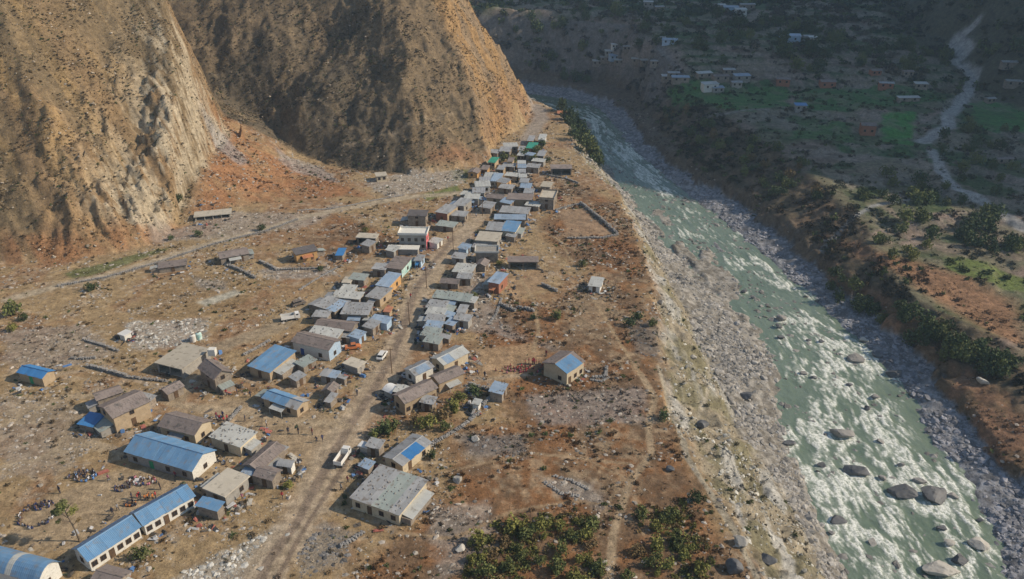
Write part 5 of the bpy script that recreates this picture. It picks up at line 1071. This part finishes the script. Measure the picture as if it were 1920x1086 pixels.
q = Shape(); q.box((0, 0, .7), (1.5, 1.3, 1.5)); k = q.build('water_cistern', M['whitewash']); zz = hz(*atz(399, 664, 2.3)); x, y = atz(399, 664, 2.3); k.location = (x, y, zz+2.3); tag(k, 'white box cistern standing on the bare concrete slab roof', 'cistern')
# utility poles along the road
for i, (px, py) in enumerate([(735,700),(768,610),(800,540),(850,470),(905,405)]):
    p = at(px, py); o = empty('utility_pole', p, .3); tag(o, ['nearest thin wooden pole on the road verge by the open ground','thin wooden pole opposite the pale blue shop','thin wooden pole where the road narrows by the long low house','thin wooden pole near the teal shop front','thin wooden pole by the white fronted house street'][i], 'pole', 'poles along the dirt road')
    q = Shape(); q.tube((0, 0, -.5), (0, 0, 6.2), .10, .07); q.build('pole', M['wood'], o); q = Shape(); q.box((0, 0, 5.8), (1.2, .08, .1)); q.build('crossarm', M['wood'], o)
# ------------------------------------------------------------ people
m_skin = mat_noise('skin_material', (.22,.12,.075), (.26,.15,.095), 3, .7, .3); m_hair = mat_noise('hair_material', (.012,.01,.009), (.02,.017,.015), 3, .6, .3)
def clothmat(name):
    m, t, b = newmat(name, .85, .15); oi = nd(t, 'ShaderNodeObjectInfo'); tc = nd(t, 'ShaderNodeTexCoord')
    n = mr(t, noise(t, tc.outputs['Object'], 6, 3), .3, .7, .8, 1.15); vs = nd(t, 'ShaderNodeVectorMath', operation='SCALE'); t.links.new(oi.outputs['Color'], vs.inputs[0]); t.links.new(n, vs.inputs['Scale']); t.links.new(vs.outputs[0], b.inputs['Base Color']); return m
m_shirt = clothmat('shirt_material'); m_trouser = mat_noise('trouser_material', (.035,.04,.06), (.06,.065,.09), 4, .9, .1)
def person_mesh(name, pose):
    J = {}; 
    if pose == 'stand': J = dict(pel=(0,0,.92),sp=(0,.01,1.15),ch=(0,0,1.36),nk=(0,.01,1.50),hd=(0,-.02,1.62),kl=(.10,-.02,.50),al=(.10,.02,.08),fl=(.10,-.14,.05),kr=(-.10,-.04,.50),ar=(-.11,.02,.08),fr=(-.11,-.14,.05),hl=(.10,0,.86),hr=(-.10,0,.86),sl=(.19,0,1.40),el=(.25,.03,1.12),wl=(.25,-.08,.88),sr=(-.19,0,1.40),er=(-.25,.03,1.12),wr=(-.25,-.08,.88))
    if pose == 'walk': J = dict(pel=(0,0,.90),sp=(0,-.01,1.13),ch=(0,-.04,1.34),nk=(0,-.05,1.48),hd=(0,-.09,1.60),kl=(.10,-.20,.50),al=(.10,-.26,.09),fl=(.10,-.42,.07),kr=(-.10,.06,.50),ar=(-.10,.34,.16),fr=(-.10,.24,.06),hl=(.10,-.02,.85),hr=(-.10,.02,.85),sl=(.19,-.03,1.38),el=(.25,.14,1.14),wl=(.23,.10,.90),sr=(-.19,-.05,1.38),er=(-.24,-.14,1.12),wr=(-.22,-.34,.98))
    if pose == 'sit': J = dict(pel=(0,.05,.12),sp=(0,.02,.34),ch=(0,-.02,.54),nk=(0,-.04,.68),hd=(0,-.08,.80),kl=(.26,-.30,.22),al=(.04,-.34,.07),fl=(-.06,-.36,.06),kr=(-.26,-.30,.22),ar=(-.04,-.42,.07),fr=(.08,-.44,.06),hl=(.10,0,.13),hr=(-.10,0,.13),sl=(.18,-.02,.58),el=(.25,-.10,.34),wl=(.18,-.28,.27),sr=(-.18,-.02,.58),er=(-.25,-.10,.34),wr=(-.18,-.28,.27))
    R = dict(pel=.14,sp=.125,ch=.145,nk=.055,hd=.095,kl=.06,al=.042,fl=.04,kr=.06,ar=.042,fr=.04,hl=.09,hr=.09,sl=.062,el=.042,wl=.032,sr=.062,er=.042,wr=.032)
    E_ = [('pel','sp'),('sp','ch'),('ch','nk'),('nk','hd'),('pel','hl'),('hl','kl'),('kl','al'),('al','fl'),('pel','hr'),('hr','kr'),('kr','ar'),('ar','fr'),('ch','sl'),('sl','el'),('el','wl'),('ch','sr'),('sr','er'),('er','wr')]
    K = list(J); J2 = [J[k] for k in K]; ed = [(K.index(a), K.index(b)) for a, b in E_]; RR_ = [R[k] for k in K]
    hi = len(J2); top = J['hd']; J2.append((top[0], top[1]-.01, top[2]+.13)); RR_.append(.07); ed.append((K.index('hd'), hi))
    for s, wv in (('l', J['wl']), ('r', J['wr'])):      # hand: palm, four fingers and a thumb
        sg = 1 if s == 'l' else -1; palm = (wv[0], wv[1]-.04, wv[2]-.06); pi = len(J2); J2.append(palm); RR_.append(.03); ed.append((K.index('w'+s), pi))
        for f_ in range(4): J2.append((palm[0]+.022*(f_-1.5)*sg, palm[1]-.045, palm[2]-.06-.008*(1 if f_ in (1, 2) else 0))); RR_.append(.009); ed.append((pi, len(J2)-1))
        J2.append((palm[0]-sg*.045, palm[1]-.04, palm[2]-.015)); RR_.append(.011); ed.append((pi, len(J2)-1))
    me = bpy.data.meshes.new(name); me.from_pydata(J2, ed, []); o = bpy.data.objects.new('tmp', me); COL.objects.link(o)
    sk = o.modifiers.new('skin', 'SKIN'); 
    for v, r_ in zip(me.skin_vertices[0].data, RR_): v.radius = (r_, r_)
    me.skin_vertices[0].data[0].use_root = True
    sb = o.modifiers.new('sub', 'SUBSURF'); sb.levels = 1; sb.render_levels = 1
    dg = bpy.context.evaluated_depsgraph_get(); out = bpy.data.meshes.new_from_object(o.evaluated_get(dg)); bpy.data.objects.remove(o); out.name = name
    out.materials.clear()
    for m in (m_shirt, m_trouser, m_skin, m_hair): out.materials.append(m)
    hz_, hy = J['hd'][2], J['hd'][1]; wz = J['pel'][2]; hands = [Vector(J['wl']), Vector(J['wr'])]; sit = pose == 'sit'
    for p in out.polygons:
        c = p.center
        if c.z > hz_-.10: p.material_index = 3 if (c.z > hz_+.07 or c.y > hy+.02) else 2
        elif min((c-h_).length for h_ in hands) < .16 and abs(c.x) > .12: p.material_index = 2
        elif (not sit and c.z < wz-.02) or (sit and c.z < .30 and c.y < -.08): p.material_index = 1
        else: p.material_index = 0
    # eyes and nose, small raised bumps on the face
    return out
PM = {k: person_mesh('person_%s_mesh' % k, k) for k in ('stand', 'walk', 'sit')}
CL = {'dark': (.05,.055,.08,1), 'navy': (.05,.07,.18,1), 'white': (.6,.6,.62,1), 'red': (.42,.05,.06,1), 'maroon': (.22,.04,.06,1), 'orange': (.55,.2,.06,1), 'blue': (.12,.25,.5,1), 'grey': (.25,.25,.26,1), 'pink': (.55,.22,.28,1), 'green': (.08,.25,.12,1)}
def person(px, py, label, col='dark', pose='stand', s=1.0, group=None, pos=None, rz=None):
    p = at(px, py) if pos is None else Vector(pos); o = link('person', PM[pose]); o.location = p; o.location.z = hz(p.x, p.y)+.0; o.rotation_euler = (0, 0, random.uniform(0, 6.28) if rz is None else rz); o.scale = (s,)*3; o.color = CL[col]
    tag(o, label, 'person', group); return o
def ring(cx, cy, rx, ry, n, lab, group, cols, a0=0, a1=6.283, pose='sit', jit=.35, fill=False):
    c = at(cx, cy)
    for i in range(n):
        a = a0+(a1-a0)*i/n+random.uniform(-.05, .05); q_ = (math.sqrt(random.random()) if fill else 1+random.uniform(-.12, .12))
        x = c.x+math.cos(a)*rx*q_+random.uniform(-jit, jit)*.5; y = c.y+math.sin(a)*ry*q_+random.uniform(-jit, jit)*.5; cl = random.choice(cols); dx_, dy_ = math.cos(a)*q_, math.sin(a)*q_
        wh = ('middle' if max(abs(dx_), abs(dy_)) < .4 else {(-1, -1): 'near left', (1, -1): 'near right', (-1, 1): 'far left', (1, 1): 'far right'}[(1 if dx_ > 0 else -1, 1 if dy_ > 0 else -1)])
        person(0, 0, (lab % cl)+', '+wh, cl, pose, random.uniform(.72, .95), group, (x, y, 0), math.atan2(c.y-y, c.x-x)+math.pi/2)
ring(158, 893, 2.6, 1.7, 34, 'child in %s top seated in dense ring by the blue school block', 'children in the dense ring', ['dark', 'navy', 'white', 'dark', 'grey', 'blue'], fill=True)
ring(74, 966, 3.0, 2.9, 30, 'child in %s top seated in the open horseshoe', 'children in the open horseshoe', ['dark', 'navy', 'grey', 'dark', 'white'], a0=1.2, a1=6.8)
ring(78, 952, 1.3, .9, 10, 'child in %s top seated in the horseshoe head', 'children at the horseshoe head', ['dark', 'navy', 'white'], fill=True)
ring(268, 905, 2.9, 1.2, 20, 'child in %s top seated in rows near the shaded school front', 'children near the shaded school front', ['dark', 'maroon', 'navy', 'pink', 'white'], fill=True)
ring(230, 915, 1.5, 1.2, 10, 'child in %s top seated in cluster left of the rows', 'children in the small cluster', ['dark', 'navy', 'grey'], fill=True)
ring(244, 948, 1.2, .9, 8, 'child in %s top in warm coloured cluster behind school wing', 'children in the warm coloured cluster', ['orange', 'red', 'dark'], fill=True)
ring(272, 936, 2.4, .5, 9, 'child in %s top standing in the short row behind the school wing', 'children in the short row', ['orange', 'dark', 'red'], pose='stand', fill=True)
ring(985, 690, 4.8, .8, 20, 'pupil in %s uniform seated in back rows by lone school house', 'pupils in red before the school house', ['red', 'maroon', 'red'], fill=True)
ring(968, 697, 4.6, .9, 18, 'pupil in %s uniform seated in front rows by lone school house', 'pupils in the front rows before the school house', ['red', 'maroon', 'pink'], fill=True)
ring(1000, 683, 2.0, .5, 8, 'pupil in %s uniform standing by the lone school house', 'pupils standing by the school house', ['red', 'maroon'], pose='stand', fill=True)
ring(413, 788, 1.8, 1.0, 9, 'person in %s in small crowd by stone weighted roof', 'small crowd by the stone weighted roof', ['red', 'maroon', 'navy', 'pink', 'white'], pose='stand', fill=True)
ring(565, 912, 2.2, 1.2, 0, '%s', '', ['dark'])
for px, py, cl, ps, lb in [(113,925,'dark','stand','lone figure in dark clothes with a long shadow between the two seated rings'),(212,965,'dark','stand','lone figure in dark clothes behind the school wing on the sandy yard'),(204,902,'pink','walk','figure in pink walking left of the seated clusters'),(301,918,'dark','stand','dark figure at the corner of the school wing roof'),(222,958,'grey','walk','grey dressed figure walking behind the school wing'),
 (330,897,'maroon','walk','figure in maroon by the gable of the long blue school block'),(460,790,'dark','stand','dark figure near the small crowd on the open ground'),(541,814,'dark','stand','left one of two dark figures on the open sandy square'),(560,814,'dark','stand','right one of two dark figures on the open sandy square'),(586,816,'maroon','stand','figure in maroon alone on the sandy square'),(594,830,'dark','walk','left of a walking pair near the dirt road'),(605,827,'navy','walk','right of a walking pair near the dirt road'),
 (652,905,'maroon','walk','figure in maroon walking beside the road above the warehouse'),(445,740,'dark','stand','dark figure standing right of the tall slate house'),(425,742,'red','walk','figure in red below the tall slate house'),(670,742,'dark','stand','dark figure on the west verge of the dirt road'),(752,612,'dark','walk','dark figure walking on the road by the pale blue shop'),(1024,668,'maroon','stand','figure in maroon standing left of the lone school house gable'),(909,709,'dark','stand','dark figure alone left of the red pupils'),
 (895,704,'navy','walk','navy dressed figure walking far left of the red pupils'),(770,560,'red','walk','figure in red on the road near the orange stall'),(500,800,'white','stand','figure in white on the open ground above the square'),(470,745,'dark','walk','dark figure walking near the light blue roofed house'),(700,640,'blue','walk','figure in blue near the white parked car'),(840,452,'red','walk','figure in red on the village street north of the shops'),(868,425,'dark','walk','dark figure on the village street'),(893,408,'white','walk','figure in white on the village street'),
 (560,872,'dark','walk','dark figure by the rounded roof hut'),(640,920,'grey','walk','grey dressed figure beside the road left of the warehouse'),(530,935,'red','walk','figure in red on the rubbish strewn slope below the huts'),(455,938,'pink','walk','figure in pink at the blue tarpaulin hut'),(445,925,'orange','stand','figure in orange beside the concrete slab roof at the wing end')]:
    person(px, py, lb, cl, ps, random.uniform(.88, 1.02))
# horses or cattle: none can be told apart in the photograph, so none are built
# ------------------------------------------------------------ litter and bits around the houses
def clutter(n):
    cols = [(.45,.45,.44), (.1,.2,.4), (.45,.42,.36), (.14,.12,.10), (.35,.13,.1), (.06,.06,.06), (.5,.5,.5), (.10,.085,.07), (.2,.16,.12), (.08,.07,.06), (.05,.05,.055), (.12,.10,.08), (.07,.085,.05)]
    P = []; 
    for i in range(n):
        hx, hy, rr, L_, W_, rz = random.choice(HOUSE_SPOTS[:95]); a = random.uniform(0, 6.28); d = rr*random.uniform(.8, 1.55); P.append((hx+math.cos(a)*d, hy+math.sin(a)*d))
    P = np.array(P); z = height(P[:, 0], P[:, 1]); s = .12+.45*RNG.random(n)**2.5
    T = np.array([random.choice(cols) for _ in range(n)])
    return scatter('yard_clutter', np.stack([P[:, 0], P[:, 1], z], 1), np.stack([RNG.normal(0, .3, n), RNG.normal(0, .3, n), RNG.uniform(0, 6.28, n)], 1), np.stack([s*RNG.uniform(.6, 2.2, n), s, s*RNG.uniform(.5, 1.2, n)], 1), T, C_BX, 2)
q = Shape(); q.box((0, 0, .4), (1.6, 1.1, .9), top=.9); b1 = q.me('crate_source_mesh', m_stone_i); q = Shape(); q.box((0, 0, .15), (2, 1.6, .1)); q.box((.5, 0, .3), (.8, 1, .25), .4); b2 = q.me('plank_source_mesh', m_stone_i)
C_BX = src_collection('clutter_source', [b1, b2])
clutter(6500)
